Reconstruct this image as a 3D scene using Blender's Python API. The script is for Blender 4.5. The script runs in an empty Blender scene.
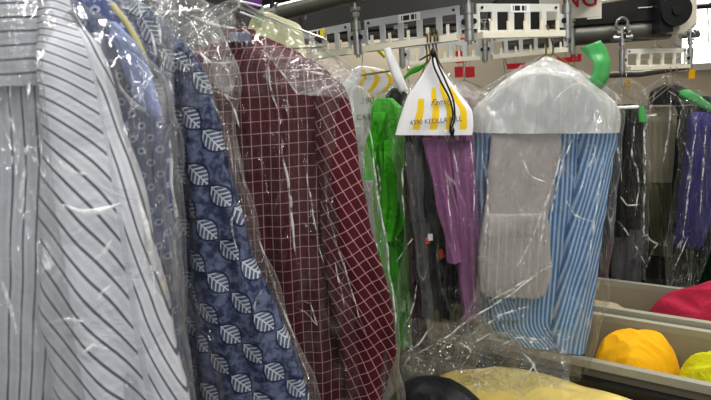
import bpy, bmesh, math, random
from mathutils import Vector, Matrix, noise
random.seed(4)
C = bpy.context.scene.collection
PI = math.pi
# ------------------------------------------------------------------ camera
F, CX, CY = 540.0, 355.5, 200.0
CAM = Vector((0, 0, 1.65))
PITCH, ROLL = math.radians(10), math.radians(4)
FW = Vector((0, math.cos(PITCH), -math.sin(PITCH)))
U0 = Vector((0, math.sin(PITCH), math.cos(PITCH)))
RT = Vector((1, 0, 0)) * math.cos(ROLL) - U0 * math.sin(ROLL)
UP = Vector((1, 0, 0)) * math.sin(ROLL) + U0 * math.cos(ROLL)
cd = bpy.data.cameras.new('camera'); cam = bpy.data.objects.new('camera', cd); C.objects.link(cam)
cd.sensor_width = 36; cd.lens = F / 711 * 36; cd.clip_start = 0.02; cd.dof.use_dof = True; cd.dof.focus_distance = 1.6; cd.dof.aperture_fstop = 9
cam.matrix_world = Matrix(((RT.x, UP.x, -FW.x, CAM.x), (RT.y, UP.y, -FW.y, CAM.y), (RT.z, UP.z, -FW.z, CAM.z), (0, 0, 0, 1)))
bpy.context.scene.camera = cam

def at(u, v, Y):
    d = FW + RT * ((u - CX) / F) + UP * ((CY - v) / F)
    return CAM + d * (Y / d.y)

def atz(u, Y, z):
    a = (u - CX) / F
    h = FW + RT * a
    # t*h.y + k*UP.y = Y ; t*h.z + k*UP.z = z-CAM.z
    det = h.y * UP.z - h.z * UP.y
    t = (Y * UP.z - (z - CAM.z) * UP.y) / det
    k = (h.y * (z - CAM.z) - h.z * Y) / det
    return CAM + h * t + UP * k

# ------------------------------------------------------------------ materials
def srgb(*c):
    return tuple(((x / 255) / 12.92 if x / 255 <= .04045 else ((x / 255 + .055) / 1.055) ** 2.4) for x in c) + (1,)

class NT:
    """tiny helper for node expressions"""
    def __init__(s, name):
        s.m = bpy.data.materials.new(name); s.m.use_nodes = True
        s.t = s.m.node_tree; s.t.nodes.clear()
        s.out = s.t.nodes.new('ShaderNodeOutputMaterial')
    def n(s, kind, **k):
        x = s.t.nodes.new(kind)
        for a, b in k.items(): setattr(x, a, b)
        return x
    def put(s, sock, v):
        if isinstance(v, bpy.types.NodeSocket): s.t.links.new(v, sock)
        else: sock.default_value = v
    def math(s, op, a, b=0.0, c=0.0):
        x = s.n('ShaderNodeMath', operation=op)
        s.put(x.inputs[0], a); s.put(x.inputs[1], b); s.put(x.inputs[2], c)
        return x.outputs[0]
    def uv(s):
        x = s.n('ShaderNodeUVMap'); y = s.n('ShaderNodeSeparateXYZ')
        s.t.links.new(x.outputs[0], y.inputs[0]); return y.outputs[0], y.outputs[1], x.outputs[0]
    def mix(s, f, a, b):
        x = s.n('ShaderNodeMix', data_type='RGBA')
        s.put(x.inputs[0], f); s.put(x.inputs[6], a); s.put(x.inputs[7], b); return x.outputs[2]
    def noise(s, scale, detail=3, rough=.55, vec=None, dist=0.0):
        x = s.n('ShaderNodeTexNoise'); x.inputs['Scale'].default_value = scale
        x.inputs['Detail'].default_value = detail; x.inputs['Roughness'].default_value = rough
        x.inputs['Distortion'].default_value = dist
        if vec is None:
            tc = s.n('ShaderNodeTexCoord'); vec = tc.outputs['Object']
        s.t.links.new(vec, x.inputs['Vector']); return x.outputs[0]
    def mapped(s, scale, rot=(0, 0, 0)):
        tc = s.n('ShaderNodeTexCoord'); mp = s.n('ShaderNodeMapping')
        mp.inputs['Scale'].default_value = scale; mp.inputs['Rotation'].default_value = rot
        s.t.links.new(tc.outputs['Object'], mp.inputs[0]); return mp.outputs[0]
    def step(s, a, e0, e1):          # smooth 0->1 between e0 and e1
        x = s.n('ShaderNodeMapRange', interpolation_type='SMOOTHSTEP')
        s.put(x.inputs[0], a); x.inputs[1].default_value = e0; x.inputs[2].default_value = e1
        return x.outputs[0]
    def line(s, u, period, width, phase=0.0):   # 1 on a line of that width, repeated
        a = s.math('DIVIDE', s.math('ADD', u, phase), period)
        f = s.math('ABSOLUTE', s.math('SUBTRACT', s.math('FRACT', a), .5))
        return s.math('SUBTRACT', 1.0, s.step(f, width / period * .3, width / period * .7))
    def bump(s, h, strength=.3, dist=.01):
        x = s.n('ShaderNodeBump'); x.inputs['Strength'].default_value = strength
        x.inputs['Distance'].default_value = dist; s.t.links.new(h, x.inputs['Height']); return x.outputs[0]
    def bsdf(s, col, rough=.8, metal=0.0, normal=None, sheen=0.0, spec=.5):
        b = s.n('ShaderNodeBsdfPrincipled')
        s.put(b.inputs['Base Color'], col); s.put(b.inputs['Roughness'], rough)
        b.inputs['Metallic'].default_value = metal
        b.inputs['Specular IOR Level'].default_value = spec
        if sheen: b.inputs['Sheen Weight'].default_value = sheen
        if normal is not None: s.t.links.new(normal, b.inputs['Normal'])
        s.t.links.new(b.outputs[0], s.out.inputs[0]); return s.m

def fabric(name, c, var=.25, rough=.85, wr=.35, sc=9, spec=.3, sheen=0):
    n = NT(name)
    a = srgb(*c); b = tuple(x * (1 - var) for x in a[:3]) + (1,)
    col = n.mix(n.noise(sc, 4), b, a)
    return n.bsdf(col, rough, normal=n.bump(n.noise(sc * 2.2, 5, dist=.6), wr, .02), spec=spec, sheen=sheen)

def plain(name, c, rough=.5, metal=0.0, var=.12, sc=30):
    n = NT(name)
    a = srgb(*c); b = tuple(x * (1 - var) for x in a[:3]) + (1,)
    return n.bsdf(n.mix(n.noise(sc, 3), b, a), rough, metal)

def m_stripe_white():
    n = NT('white striped cotton'); u, v, _ = n.uv()
    w = n.math('ADD', u, n.math('MULTIPLY', n.math('SUBTRACT', n.noise(6, 2), .5), .012))
    dark = n.line(w, .0136, .0024); faint = n.line(w, .0136, .0045, .0068)
    base = n.mix(n.noise(14, 4), srgb(182, 184, 190), srgb(204, 206, 210))
    c = n.mix(n.math('MULTIPLY', faint, .22), base, srgb(150, 156, 168))
    c = n.mix(n.math('MULTIPLY', dark, .85), c, srgb(60, 64, 80))
    return n.bsdf(c, .85, normal=n.bump(n.noise(18, 5, dist=.5), .35, .02), spec=.25)

def grid_cell(n, u, v, p, q):
    """staggered grid: local cell coordinates (-.5..+.5)"""
    row = n.math('FLOOR', n.math('DIVIDE', v, q))
    off = n.math('MULTIPLY', n.math('MODULO', n.math('ABSOLUTE', row), 2.0), .5)
    a = n.math('SUBTRACT', n.math('FRACT', n.math('ADD', n.math('DIVIDE', u, p), off)), .5)
    b = n.math('SUBTRACT', n.math('FRACT', n.math('DIVIDE', v, q)), .5)
    return a, b, row

def m_dots():
    n = NT('blue ring dotted cotton'); u, v, _ = n.uv()
    a, b, _r = grid_cell(n, u, v, .021, .0165)
    r = n.math('SQRT', n.math('ADD', n.math('POWER', n.math('MULTIPLY', a, 21.0), 2.0), n.math('POWER', n.math('MULTIPLY', b, 16.5), 2.0)))
    ring = n.math('SUBTRACT', n.step(r, 2.0, 2.9), n.step(r, 4.6, 5.6))
    base = n.mix(n.noise(7, 4), srgb(64, 74, 116), srgb(94, 106, 152))
    c = n.mix(n.math('MULTIPLY', ring, .7), base, srgb(200, 206, 222))
    c = n.mix(n.math('MULTIPLY', n.math('SUBTRACT', 1.0, n.step(r, 1.2, 2.0)), .75), c, srgb(40, 46, 78))
    return n.bsdf(c, .8, normal=n.bump(n.noise(14, 4), .3, .02), spec=.25)

def m_leaf():
    n = NT('navy leaf print cotton'); u, v, _ = n.uv()
    P, Q = .058, .044
    a, b, row = grid_cell(n, u, v, P, Q)
    x0 = n.math('MULTIPLY', a, P); y0 = n.math('MULTIPLY', b, Q)
    s, c_ = math.sin(-1.0), math.cos(-1.0)
    x = n.math('SUBTRACT', n.math('MULTIPLY', x0, c_), n.math('MULTIPLY', y0, -s))
    y = n.math('ADD', n.math('MULTIPLY', x0, -s), n.math('MULTIPLY', y0, c_))
    # pointed oval: |y| < w*(1-(x/L)^2)
    L, W = .0235, .0135
    q = n.math('DIVIDE', x, L)
    lim = n.math('MULTIPLY', W, n.math('SUBTRACT', 1.0, n.math('MULTIPLY', q, q)))
    d = n.math('SUBTRACT', n.math('ABSOLUTE', y), lim)
    inside = n.math('SUBTRACT', 1.0, n.step(d, -.001, .0003))
    outline = n.math('MULTIPLY', n.step(d, -.0005, .0008), n.math('SUBTRACT', 1.0, n.step(d, .0022, .0036)))
    mid = n.math('SUBTRACT', 1.0, n.step(n.math('ABSOLUTE', y), .0004, .0013))
    vein = n.line(n.math('SUBTRACT', x, n.math('MULTIPLY', n.math('ABSOLUTE', y), .8)),   .0082, .0026)
    vv = n.math('MULTIPLY', n.math('MAXIMUM', mid, vein), inside)
    base = n.mix(n.step(n.noise(60, 3, .7), .38, .62), srgb(52, 57, 82), srgb(104, 112, 136))
    c = n.mix(n.math('MULTIPLY', outline, .9), base, srgb(30, 36, 62))
    c = n.mix(n.math('MULTIPLY', inside, .3), c, srgb(104, 112, 140))
    c = n.mix(n.math('MULTIPLY', vv, .8), c, srgb(206, 210, 208))
    return n.bsdf(c, .8, normal=n.bump(n.noise(16, 4), .3, .02), spec=.25)

def m_plaid():
    n = NT('burgundy windowpane cotton'); u, v, _ = n.uv()
    l = n.math('MAXIMUM', n.line(u, .0172, .0014), n.line(v, .0225, .0014))
    base = n.mix(n.noise(11, 4), srgb(58, 14, 24), srgb(92, 26, 38))
    c = n.mix(n.math('MULTIPLY', l, .72), base, srgb(214, 170, 172))
    return n.bsdf(c, .75, normal=n.bump(n.noise(13, 4, dist=.5), .35, .02), spec=.3)

def m_bluestripe():
    n = NT('blue striped cotton'); u, v, _ = n.uv()
    l = n.line(u, .0125, .0055)
    base = n.mix(n.noise(8, 4), srgb(66, 104, 148), srgb(100, 142, 186))
    c = n.mix(n.math('MULTIPLY', l, .62), base, srgb(196, 214, 232))
    return n.bsdf(c, .8, normal=n.bump(n.noise(12, 4, dist=.5), .35, .02), spec=.25)

def m_film(name, haze=.05, edge=.5, tint=(226, 228, 226), gloss=.3, seed=0.0, scale=1.0, lines=.3, fw=.82):
    n = NT(name)
    vec = n.mapped((9 * scale, 9 * scale, 2.2 * scale), (.15, .35 * math.sin(seed * 7), 0))
    wr = n.noise(1.0, 2, .5, vec, 1.0)
    vec2 = n.mapped((20 * scale, 20 * scale, 5 * scale), (.1, -.5, .3 + seed))
    wr2 = n.noise(1.0, 2, .5, vec2, 1.2)
    rid = n.math('SUBTRACT', 1.0, n.math('MULTIPLY', n.math('ABSOLUTE', n.math('SUBTRACT', wr, .5)), 6.0))
    h = n.math('ADD', n.math('MULTIPLY', rid, .5), n.math('MULTIPLY', n.math('ABSOLUTE', n.math('SUBTRACT', wr2, .5)), -1.6))
    nb = n.bump(h, 1.0, .02)
    tr = n.n('ShaderNodeBsdfTransparent'); tr.inputs[0].default_value = (.975, .98, .975, 1)
    gl = n.n('ShaderNodeBsdfGlossy'); gl.inputs['Roughness'].default_value = .09
    gl.inputs['Color'].default_value = (1, 1, 1, 1); n.t.links.new(nb, gl.inputs['Normal'])
    df = n.n('ShaderNodeBsdfDiffuse'); df.inputs['Color'].default_value = srgb(*tint)
    tl = n.n('ShaderNodeBsdfTranslucent'); tl.inputs['Color'].default_value = srgb(*tint)
    hz = n.n('ShaderNodeMixShader'); hz.inputs[0].default_value = .4
    n.t.links.new(df.outputs[0], hz.inputs[1]); n.t.links.new(tl.outputs[0], hz.inputs[2])
    lw = n.n('ShaderNodeLayerWeight'); lw.inputs[0].default_value = .5; n.t.links.new(nb, lw.inputs['Normal'])
    lw2 = n.n('ShaderNodeLayerWeight'); lw2.inputs[0].default_value = .5
    e = n.math('POWER', lw2.outputs['Facing'], 4.0)
    patch = n.step(n.noise(9 * scale, 2, .5), .45, .75)
    fil = n.math('MULTIPLY', n.step(rid, fw, 1.0), n.math('ADD', .15, patch))  # white filaments in the haze stand in for glints on wrinkles
    hf = n.math('ADD', n.math('MULTIPLY', e, edge), n.math('ADD', n.math('MULTIPLY', fil, lines), n.math('ADD', haze * .7, n.math('MULTIPLY', patch, haze * 1.2))))
    hf = n.math('MINIMUM', hf, .92)
    a = n.n('ShaderNodeMixShader'); n.put(a.inputs[0], hf)
    n.t.links.new(tr.outputs[0], a.inputs[1]); n.t.links.new(hz.outputs[0], a.inputs[2])
    g = n.math('ADD', gloss * .2, n.math('MULTIPLY', n.math('POWER', lw.outputs['Facing'], 3.0), gloss * .8))
    b = n.n('ShaderNodeMixShader'); n.put(b.inputs[0], g)
    n.t.links.new(a.outputs[0], b.inputs[1]); n.t.links.new(gl.outputs[0], b.inputs[2])
    n.t.links.new(b.outputs[0], n.out.inputs[0]); return n.m

def m_cover(bars, tops, slant=.0):
    n = NT('white paper with yellow bars'); u, v, _ = n.uv()
    c = n.mix(n.noise(20, 3), srgb(226, 226, 228), srgb(244, 244, 244))
    for b, t in zip(bars, tops):
        d = n.math('ABSOLUTE', n.math('SUBTRACT', u, n.math('ADD', b, n.math('MULTIPLY', n.math('SUBTRACT', v, 1.0), slant))))
        m = n.math('MULTIPLY', n.math('SUBTRACT', 1.0, n.step(d, .042, .056)),
                   n.math('MULTIPLY', n.step(v, t, t + .03), n.math('SUBTRACT', 1.0, n.step(v, .93, .95))))
        c = n.mix(m, c, srgb(244, 208, 20))
    return n.bsdf(c, .6)

def m_barcode():
    n = NT('white label with black bars'); tc = n.n('ShaderNodeTexCoord'); sp = n.n('ShaderNodeSeparateXYZ')
    n.t.links.new(tc.outputs['Generated'], sp.inputs[0])
    w = n.n('ShaderNodeTexWhiteNoise', noise_dimensions='1D')
    n.put(w.inputs['W'], n.math('FLOOR', n.math('MULTIPLY', sp.outputs[0], 22.0)))
    k = n.math('GREATER_THAN', w.outputs['Value'], .45)
    x = n.math('ABSOLUTE', n.math('SUBTRACT', sp.outputs[0], .5)); z = n.math('ABSOLUTE', n.math('SUBTRACT', sp.outputs[2], .5))
    k = n.math('MULTIPLY', k, n.math('MULTIPLY', n.math('LESS_THAN', x, .36), n.math('LESS_THAN', z, .3)))
    return n.bsdf(n.mix(k, srgb(236, 236, 234), srgb(40, 40, 42)), .5)

MAT = dict(
    steel=plain('zinc plated steel', (170, 172, 170), .35, .85), dark=plain('dark painted steel', (38, 37, 36), .5, .3),
    grey_tube=plain('brushed grey tube', (120, 118, 112), .4, .6), black=plain('black plastic', (20, 20, 22), .45),
    link_w=plain('off white plastic', (222, 222, 214), .4), link_g=plain('grey shaded plastic', (188, 192, 194), .45),  # link_g holds the shade on the rear plates in its grey
    flange=plain('cream plastic', (238, 234, 214), .45), bar=m_barcode(),
    wire=plain('galvanised hanger wire', (176, 172, 160), .3, .8), brass=plain('brassy wire', (120, 104, 60), .35, .8),
    paper=plain('white paper strip', (236, 238, 238), .6), ribbon=plain('bright green ribbon plastic', (84, 172, 100), .35),
    ribbon_p=plain('pale green ribbon plastic', (176, 206, 168), .4), redtag=plain('red card', (190, 24, 40), .5),
    sign=plain('cream sign board', (226, 222, 208), .5), redink=plain('red lettering', (188, 26, 40), .5),
    ink=plain('grey printing ink', (104, 102, 112), .6), yellow=plain('yellow card', (232, 216, 40), .5),
    cream=plain('cream painted metal', (206, 202, 184), .45), tote=plain('grey beige tote plastic', (146, 138, 116), .5),
    tote_i=plain('pale tote rim', (158, 156, 140), .45),
    stripe=m_stripe_white(), dots=m_dots(), leaf=m_leaf(), plaid=m_plaid(), bstripe=m_bluestripe(),
    periw=fabric('periwinkle lining', (150, 164, 214), wr=.2), lemon=fabric('pale lemon edge', (220, 212, 160)),
    plaid_col=fabric('grey blue collar lining', (120, 124, 140)), 
    green=fabric('bright green satin', (92, 214, 56), .6, .4, .9, 10), dgreen=fabric('dark green cloth', (22, 66, 36), .4),
    charcoal=fabric('charcoal cloth', (44, 44, 48), .45), blackc=fabric('black cloth', (14, 14, 16), .4, .6),
    lgrey=fabric('mid grey cloth', (98, 100, 106), .35), purple=fabric('dark plum cloth', (62, 26, 52), .4),
    mauve=fabric('mauve cloth', (154, 100, 146), .35), olive=fabric('olive cloth', (84, 84, 62), .3),
    khaki=fabric('khaki grey cloth', (140, 136, 118), .25), moss=fabric('dark moss cloth', (48, 48, 30), .3),
    stone=fabric('stone grey linen', (178, 172, 170), .15, .85, .3), ruffle=fabric('pale stone linen', (186, 181, 178), .15),
    violet=fabric('violet blue cloth', (70, 68, 128), .4), navy=fabric('navy cloth', (28, 36, 58), .4),
    pink=fabric('raspberry cloth', (172, 40, 70), .3, wr=.5), orange=fabric('golden yellow cloth', (234, 178, 22), .2),
    lime=fabric('lime yellow cloth', (206, 204, 30), .25, wr=.5), gold=fabric('pale gold cloth', (238, 216, 132), .25, .55, .35),
    blackbag=fabric('black vinyl', (30, 31, 34), .3, .42, .25), white=fabric('white cloth', (222, 222, 220), .12),
    pinkst=fabric('pale pink cloth', (214, 170, 172), .2), beige=fabric('beige cloth', (176, 160, 130), .2),
    tan=fabric('tan cloth', (150, 134, 104), .3), orange_tag=plain('orange red tag', (226, 84, 54), .5),
)
film = dict(
    far=m_film('clear film far', .004, .25, gloss=.25, seed=2.3, scale=2.0, lines=.6, fw=.86),
    front=m_film('clear film nearest', .09, .4, (205, 208, 210), seed=.3, scale=1.1, gloss=.6, lines=.45),
    near=m_film('clear film foreground', .02, .4, seed=.0, scale=1.3, gloss=.35, lines=.2), leaf=m_film('clear film second', .05, .45, seed=.5, scale=1.2, gloss=.4, lines=.25),
    plaid=m_film('clear film crisp', .02, .5, gloss=.32, seed=.9, lines=.15), mid=m_film('clear film mid', .006, .25, gloss=.27, seed=1.3, lines=.42, scale=1.5, fw=.86),
    frost=m_film('frosted film', .18, .5, seed=.2), back=m_film('clear film rear', .16, .4, seed=.7),
    loose=m_film('loose crumpled film', .015, .3, (222, 224, 205), .55, .4, 1.3, lines=.15))

# ------------------------------------------------------------------ object helpers
def tag(o, label, cat, group=None, kind=None):
    if label: o['label'] = label
    if cat: o['category'] = cat
    if group: o['group'] = group
    if kind: o['kind'] = kind
    return o

def thing(name, label, cat, loc, group=None):
    o = bpy.data.objects.new(name, None); C.objects.link(o); o.location = loc
    o.empty_display_size = .05
    return tag(o, label, cat, group)

def mesh(name, verts, faces, mat, parent=None, uvs=None, smooth=True):
    me = bpy.data.meshes.new(name)
    org = Vector(parent.location) if parent is not None else Vector(verts[0]) if verts else Vector()
    p = parent
    while p is not None and p.parent is not None:
        p = p.parent; org = org + Vector(p.location)
    vs = [Vector(v) for v in verts]
    if parent is None:
        org = sum(vs, Vector()) / len(vs)
    me.from_pydata([v - org for v in vs], [], faces)
    if uvs is not None:
        l = me.uv_layers.new(name='UVMap')
        for lp in me.loops: l.data[lp.index].uv = uvs[lp.vertex_index]
    if smooth:
        for f in me.polygons: f.use_smooth = True
    me.materials.append(mat)
    o = bpy.data.objects.new(name, me); C.objects.link(o)
    if parent is not None: o.parent = parent
    else: o.location = org
    return o

class MB:
    def __init__(s): s.v = []; s.f = []
    def add(s, v, f):
        k = len(s.v); s.v += [Vector(x) for x in v]; s.f += [[i + k for i in q] for q in f]; return s
    def box(s, o, ax, ay, az, x0, x1, y0, y1, z0, z1):
        v = [o + ax * x + ay * y + az * z for x, y, z in ((x0, y0, z0), (x1, y0, z0), (x1, y1, z0), (x0, y1, z0), (x0, y0, z1), (x1, y0, z1), (x1, y1, z1), (x0, y1, z1))]
        return s.add(v, [(0, 3, 2, 1), (4, 5, 6, 7), (0, 1, 5, 4), (1, 2, 6, 5), (2, 3, 7, 6), (3, 0, 4, 7)])
    def tube(s, pts, r, n=10, cap=True):
        pts = [Vector(p) for p in pts]; rs = r if isinstance(r, (list, tuple)) else [r] * len(pts)
        v = []; prev = None
        for i, p in enumerate(pts):
            d = (pts[min(i + 1, len(pts) - 1)] - pts[max(i - 1, 0)]).normalized()
            if prev is None: a = d.orthogonal().normalized()
            else:
                a = prev - d * prev.dot(d); a = a.normalized() if a.length > 1e-6 else d.orthogonal().normalized()
            prev = a; b = d.cross(a)
            v += [p + (a * math.cos(2 * PI * k / n) + b * math.sin(2 * PI * k / n)) * rs[i] for k in range(n)]
        f = [(i * n + k, i * n + (k + 1) % n, (i + 1) * n + (k + 1) % n, (i + 1) * n + k) for i in range(len(pts) - 1) for k in range(n)]
        if cap: f += [tuple(range(n))[::-1], tuple((len(pts) - 1) * n + k for k in range(n))]
        return s.add(v, f)
    def build(s, name, mat, parent=None, smooth=False):
        o = mesh(name, s.v, s.f, mat, parent, smooth=smooth)
        if smooth:
            try: o.data.set_sharp_from_angle(angle=math.radians(40))
            except Exception: pass
        return o

def cr(rows, n):
    """Catmull-Rom through rows of numbers -> n rows, evenly in row 0 parameter"""
    out = []; m = len(rows)
    ts = [0.0]
    for i in range(1, m): ts.append(ts[-1] + max(1e-3, math.dist(rows[i], rows[i - 1])))
    for k in range(n):
        t = ts[-1] * k / (n - 1)
        i = min(m - 2, max(j for j in range(m) if ts[j] <= t + 1e-9))
        w = (t - ts[i]) / (ts[i + 1] - ts[i])
        out.append(tuple(_h(rows, ts, i, w, c) for c in range(len(rows[0]))))
    return out

def _h(r, ts, i, w, c):      # monotone-ish hermite
    m = len(r)
    def sl(j): return (r[j + 1][c] - r[j][c]) / (ts[j + 1] - ts[j])
    def tg(j):
        if j == 0: return sl(0)
        if j == m - 1: return sl(m - 2)
        a, b = sl(j - 1), sl(j)
        return 0 if a * b <= 0 else 2 * a * b / (a + b)
    h = ts[i + 1] - ts[i]
    return ((1 + 2 * w) * (1 - w) ** 2 * r[i][c] + w * (1 - w) ** 2 * h * tg(i) + w * w * (3 - 2 * w) * r[i + 1][c] + w * w * (w - 1) * h * tg(i + 1))

def nz(x, y, z): return noise.noise(Vector((x, y, z)))

def sheetloft(name, prof, Y, b, mat, parent=None, rows=60, seg=64, fold=(6, .010), nzs=.006, seed=0, uvf=None, power=.6, crinkle=0, toptaper=.15, bottom_open=True, norm_uv=False, ripple=.004):
    """closed hanging surface. prof rows: (v, u_left, u_right) at depth Y (number or (Y_left, Y_right));
    b half thickness in metres."""
    YL, YR = Y if isinstance(Y, tuple) else (Y, Y)
    pr = cr([tuple(map(float, p)) for p in prof], rows)
    V, UVs, Fc = [], [], []
    dist = 0; lastm = None
    for i, (v, ul, ur) in enumerate(pr):
        t = i / (rows - 1)
        L = at(ul, v, YL); R = at(ur, v, YR); hw = (R - L).length / 2; mid = (L + R) / 2
        if lastm is not None: dist += abs(mid.z - lastm.z)
        lastm = mid
        ax = (R - L).normalized(); ay = Vector((-ax.y, ax.x, 0)).normalized()
        tap = toptaper + (1 - toptaper) * min(1, t / .14) ** .7
        bb = min(b * tap, hw * .9)
        for k in range(seg):
            th = 2 * PI * k / seg
            s = math.cos(th); sn = math.sin(th)
            front = sn >= 0
            dy = -bb * (abs(sn) ** power) * (1 if front else -1)
            p = mid + ax * (s * hw)
            q = p + ay * dy
            f_amt = fold[1] * min(1, t / .25) * (abs(sn) ** .5)
            dz_ = f_amt * (math.sin(2 * PI * fold[0] * (s * hw) * 2 + seed + 2.0 * nz(s * hw * 3, seed, q.z * 1.5) + (1.3 if not front else 0)) * .6
                           + 1.2 * nz(s * hw * 7 + seed, 3.1 if front else 7.7, q.z * 2.2))
            dz_ += nzs * nz(q.x * 14 + seed, q.y * 14, q.z * 9)
            if crinkle:
                a = Vector((q.x * 8 + q.z * 2.2 + seed * 3, q.y * 8, q.z * 2.4)); d = 0; am = 1
                for _ in range(3):
                    d += am * (1 - abs(noise.noise(a)) * 2.2); a = Vector((a.x * 1.9 - a.z * .9, a.y * 1.9, a.z * 2.0 + a.x * .5)) + Vector((3.1, 1.7, 5.3)); am *= .45
                dz_ += crinkle * (d - .7) * min(1, t / .06)
                q += ax * (crinkle * 1.0 * nz(q.z * 9 + seed, s * 3, 4.4) * (abs(s) ** 2) * 2)
            q += ay * (-dz_ if front else dz_)
            if ripple: q += ax * (ripple * nz(q.z * 11 + seed * 2, seed, (1 if s > 0 else 5)) * abs(s) ** 3 * 2)
            V.append(q)
            if norm_uv: UVs.append(((s + 1) / 2, t))
            elif uvf: UVs.append(uvf(s * hw, mid.z + ax.z * s * hw, s, t))
            else: UVs.append((s * hw + seed * .01, q.z))
    for i in range(rows - 1):
        for k in range(seg):
            a = i * seg + k; b2 = i * seg + (k + 1) % seg
            Fc.append((a, a + seg, b2 + seg, b2))
    Fc.append(tuple(range(seg)))
    if not bottom_open: Fc.append(tuple((rows - 1) * seg + k for k in range(seg))[::-1])
    return mesh(name, V, Fc, mat, parent, UVs)

def rot_uv(deg, k=1.0):
    c, s_ = math.cos(math.radians(deg)), math.sin(math.radians(deg))
    return lambda x, z, s, t: (x * c + z * s_, -x * s_ + z * c)

def strip(name, pts, widths, axis, mat, parent=None, thick=.0008, n=28):
    """ribbon along pixel/depth points; pts of Vectors, width direction axis list"""
    rows = cr([tuple(p) + (w,) + tuple(a) for p, w, a in zip(pts, widths, axis)], n)
    V, Fc = [], []
    for r in rows:
        p = Vector(r[:3]); a = Vector(r[4:7]).normalized()
        for s in (-1, -.33, .33, 1): V.append(p + a * (s * r[3] / 2) + Vector((0, -.004 * (1 - s * s), 0)))
    for i in range(n - 1):
        for k in range(3): Fc.append((i * 4 + k, i * 4 + k + 1, i * 4 + k + 5, i * 4 + k + 4))
    o = mesh(name, V, Fc, mat, parent)
    m = o.modifiers.new('s', 'SOLIDIFY'); m.thickness = thick
    return o

def mound(name, c, ax, ay, ra, rb, h, mat, parent=None, seed=0, amp=.02, n=120, freq=9, ex=2.2, folds=0):
    """lumpy heap of cloth on a flat base"""
    V, Fc = [], []; up = Vector((0, 0, 1))
    m = n // 2
    for i in range(m + 1):
        r = i / m
        for k in range(n):
            th = 2 * PI * k / n
            x, y = math.cos(th) * r, math.sin(th) * r
            wob = 1 + .18 * nz(math.cos(th) * 1.3 + seed, math.sin(th) * 1.3, seed)
            z = h * max(0, 1 - r ** ex) ** .6
            p = c + ax * (x * ra * wob) + ay * (y * rb * wob)
            wx, wy = p.x + .06 * nz(p.x * 6, p.y * 6, seed), p.y + .06 * nz(p.y * 6, p.x * 6, seed + 4)
            d = .6 * nz(wx * freq + seed, wy * freq, seed * 2); am = .75; fq = freq
            for _o in range(3):
                d += am * (.35 - 1.6 * abs(nz(wx * fq + wy * fq * .5, (wy - wx * .3) * fq * .55 + seed, 2.0 + _o))); am *= .55; fq *= 1.9
            if folds: d += .8 * math.sin(folds * (x * ra * 30) + 3 * nz(p.x * 5, p.y * 5, seed))
            z += amp * d * (1 - r ** 6)
            V.append(p + up * max(0.001, z))
    for i in range(m):
        for k in range(n):
            a = i * n + k; b = i * n + (k + 1) % n
            Fc.append((a, a + n, b + n, b))
    Fc.append(tuple(m * n + k for k in range(n))[::-1])
    o = mesh(name, V, Fc, mat, parent)
    bm = bmesh.new(); bm.from_mesh(o.data); bmesh.ops.remove_doubles(bm, verts=bm.verts, dist=1e-5); bm.normal_update(); bm.to_mesh(o.data); bm.free()
    for f in o.data.polygons: f.use_smooth = True
    return o

def text_mesh(name, body, size, loc, ax, up, mat, parent, shear=0, extrude=.0004, align='CENTER', sx=1.0):
    cu = bpy.data.curves.new(name, 'FONT'); cu.body = body; cu.size = size; cu.extrude = extrude; cu.shear = shear
    cu.align_x = align; cu.align_y = 'CENTER'
    o = bpy.data.objects.new(name + '_t', cu); C.objects.link(o)
    dg = bpy.context.evaluated_depsgraph_get(); dg.update()
    me = bpy.data.meshes.new_from_object(o.evaluated_get(dg)); bpy.data.objects.remove(o)
    nrm = ax.cross(up).normalized()
    V = [loc + ax * (v.co.x * sx) + up * v.co.y + nrm * v.co.z for v in me.vertices]
    Fc = [tuple(p.vertices) for p in me.polygons]
    bpy.data.meshes.remove(me)
    return mesh(name, V, Fc, mat, parent, smooth=False)

XA, YA, ZA = Vector((1, 0, 0)), Vector((0, 1, 0)), Vector((0, 0, 1))

# ------------------------------------------------------------------ room
def slab(name, x0, x1, y0, y1, z0, z1, mat):
    o = MB().box(Vector(), XA, YA, ZA, x0, x1, y0, y1, z0, z1).build(name, mat)
    o['kind'] = 'structure'; return o
wallm = plain('cream wall paint', (214, 204, 184), .8, var=.1, sc=4)
slab('floor', -2.6, 3.6, -1.5, 5.2, -.05, 0, plain('dark floor tile', (74, 70, 64), .5))
slab('ceiling', -2.6, 3.6, -1.5, 5.2, 3.0, 3.05, plain('dull ceiling tile', (120, 118, 112), .9))
slab('wall_back', -2.6, 3.6, 5.0, 5.1, 0, 3.0, wallm)
slab('wall_left', -2.6, -2.5, -1.5, 5.0, 0, 3.0, wallm)
slab('wall_right', 3.5, 3.6, -1.5, 5.0, 0, 3.0, wallm)
# bright window at the far right
wn = NT('bright window glass'); e = wn.n('ShaderNodeEmission'); e.inputs[1].default_value = 2.2; e.inputs[0].default_value = (1, .98, 1, 1)
wn.t.links.new(e.outputs[0], wn.out.inputs[0])
p0 = atz(684, 4.9, 1.95); p1 = atz(760, 4.9, 2.35)
wo = bpy.data.objects.new('window_1', None); C.objects.link(wo); wo.location = (p0.x, 4.96, 1.9); wo['kind'] = 'structure'
MB().box(Vector(), XA, YA, ZA, p0.x, p0.x + .9, 4.96, 4.97, 1.80, 2.5).build('window_pane', wn.m, wo)
fr = MB()
for a, b, c, d in ((-.05, .95, 1.74, 1.80), (-.05, .95, 2.5, 2.56), (-.05, 0, 1.80, 2.5), (.9, .95, 1.80, 2.5), (.43, .47, 1.80, 2.5)):
    fr.box(Vector(), XA, YA, ZA, p0.x + a, p0.x + b, 4.93, 4.995, c, d)
fr.build('window_frame', plain('white window frame', (226, 226, 222), .5), wo)
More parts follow.
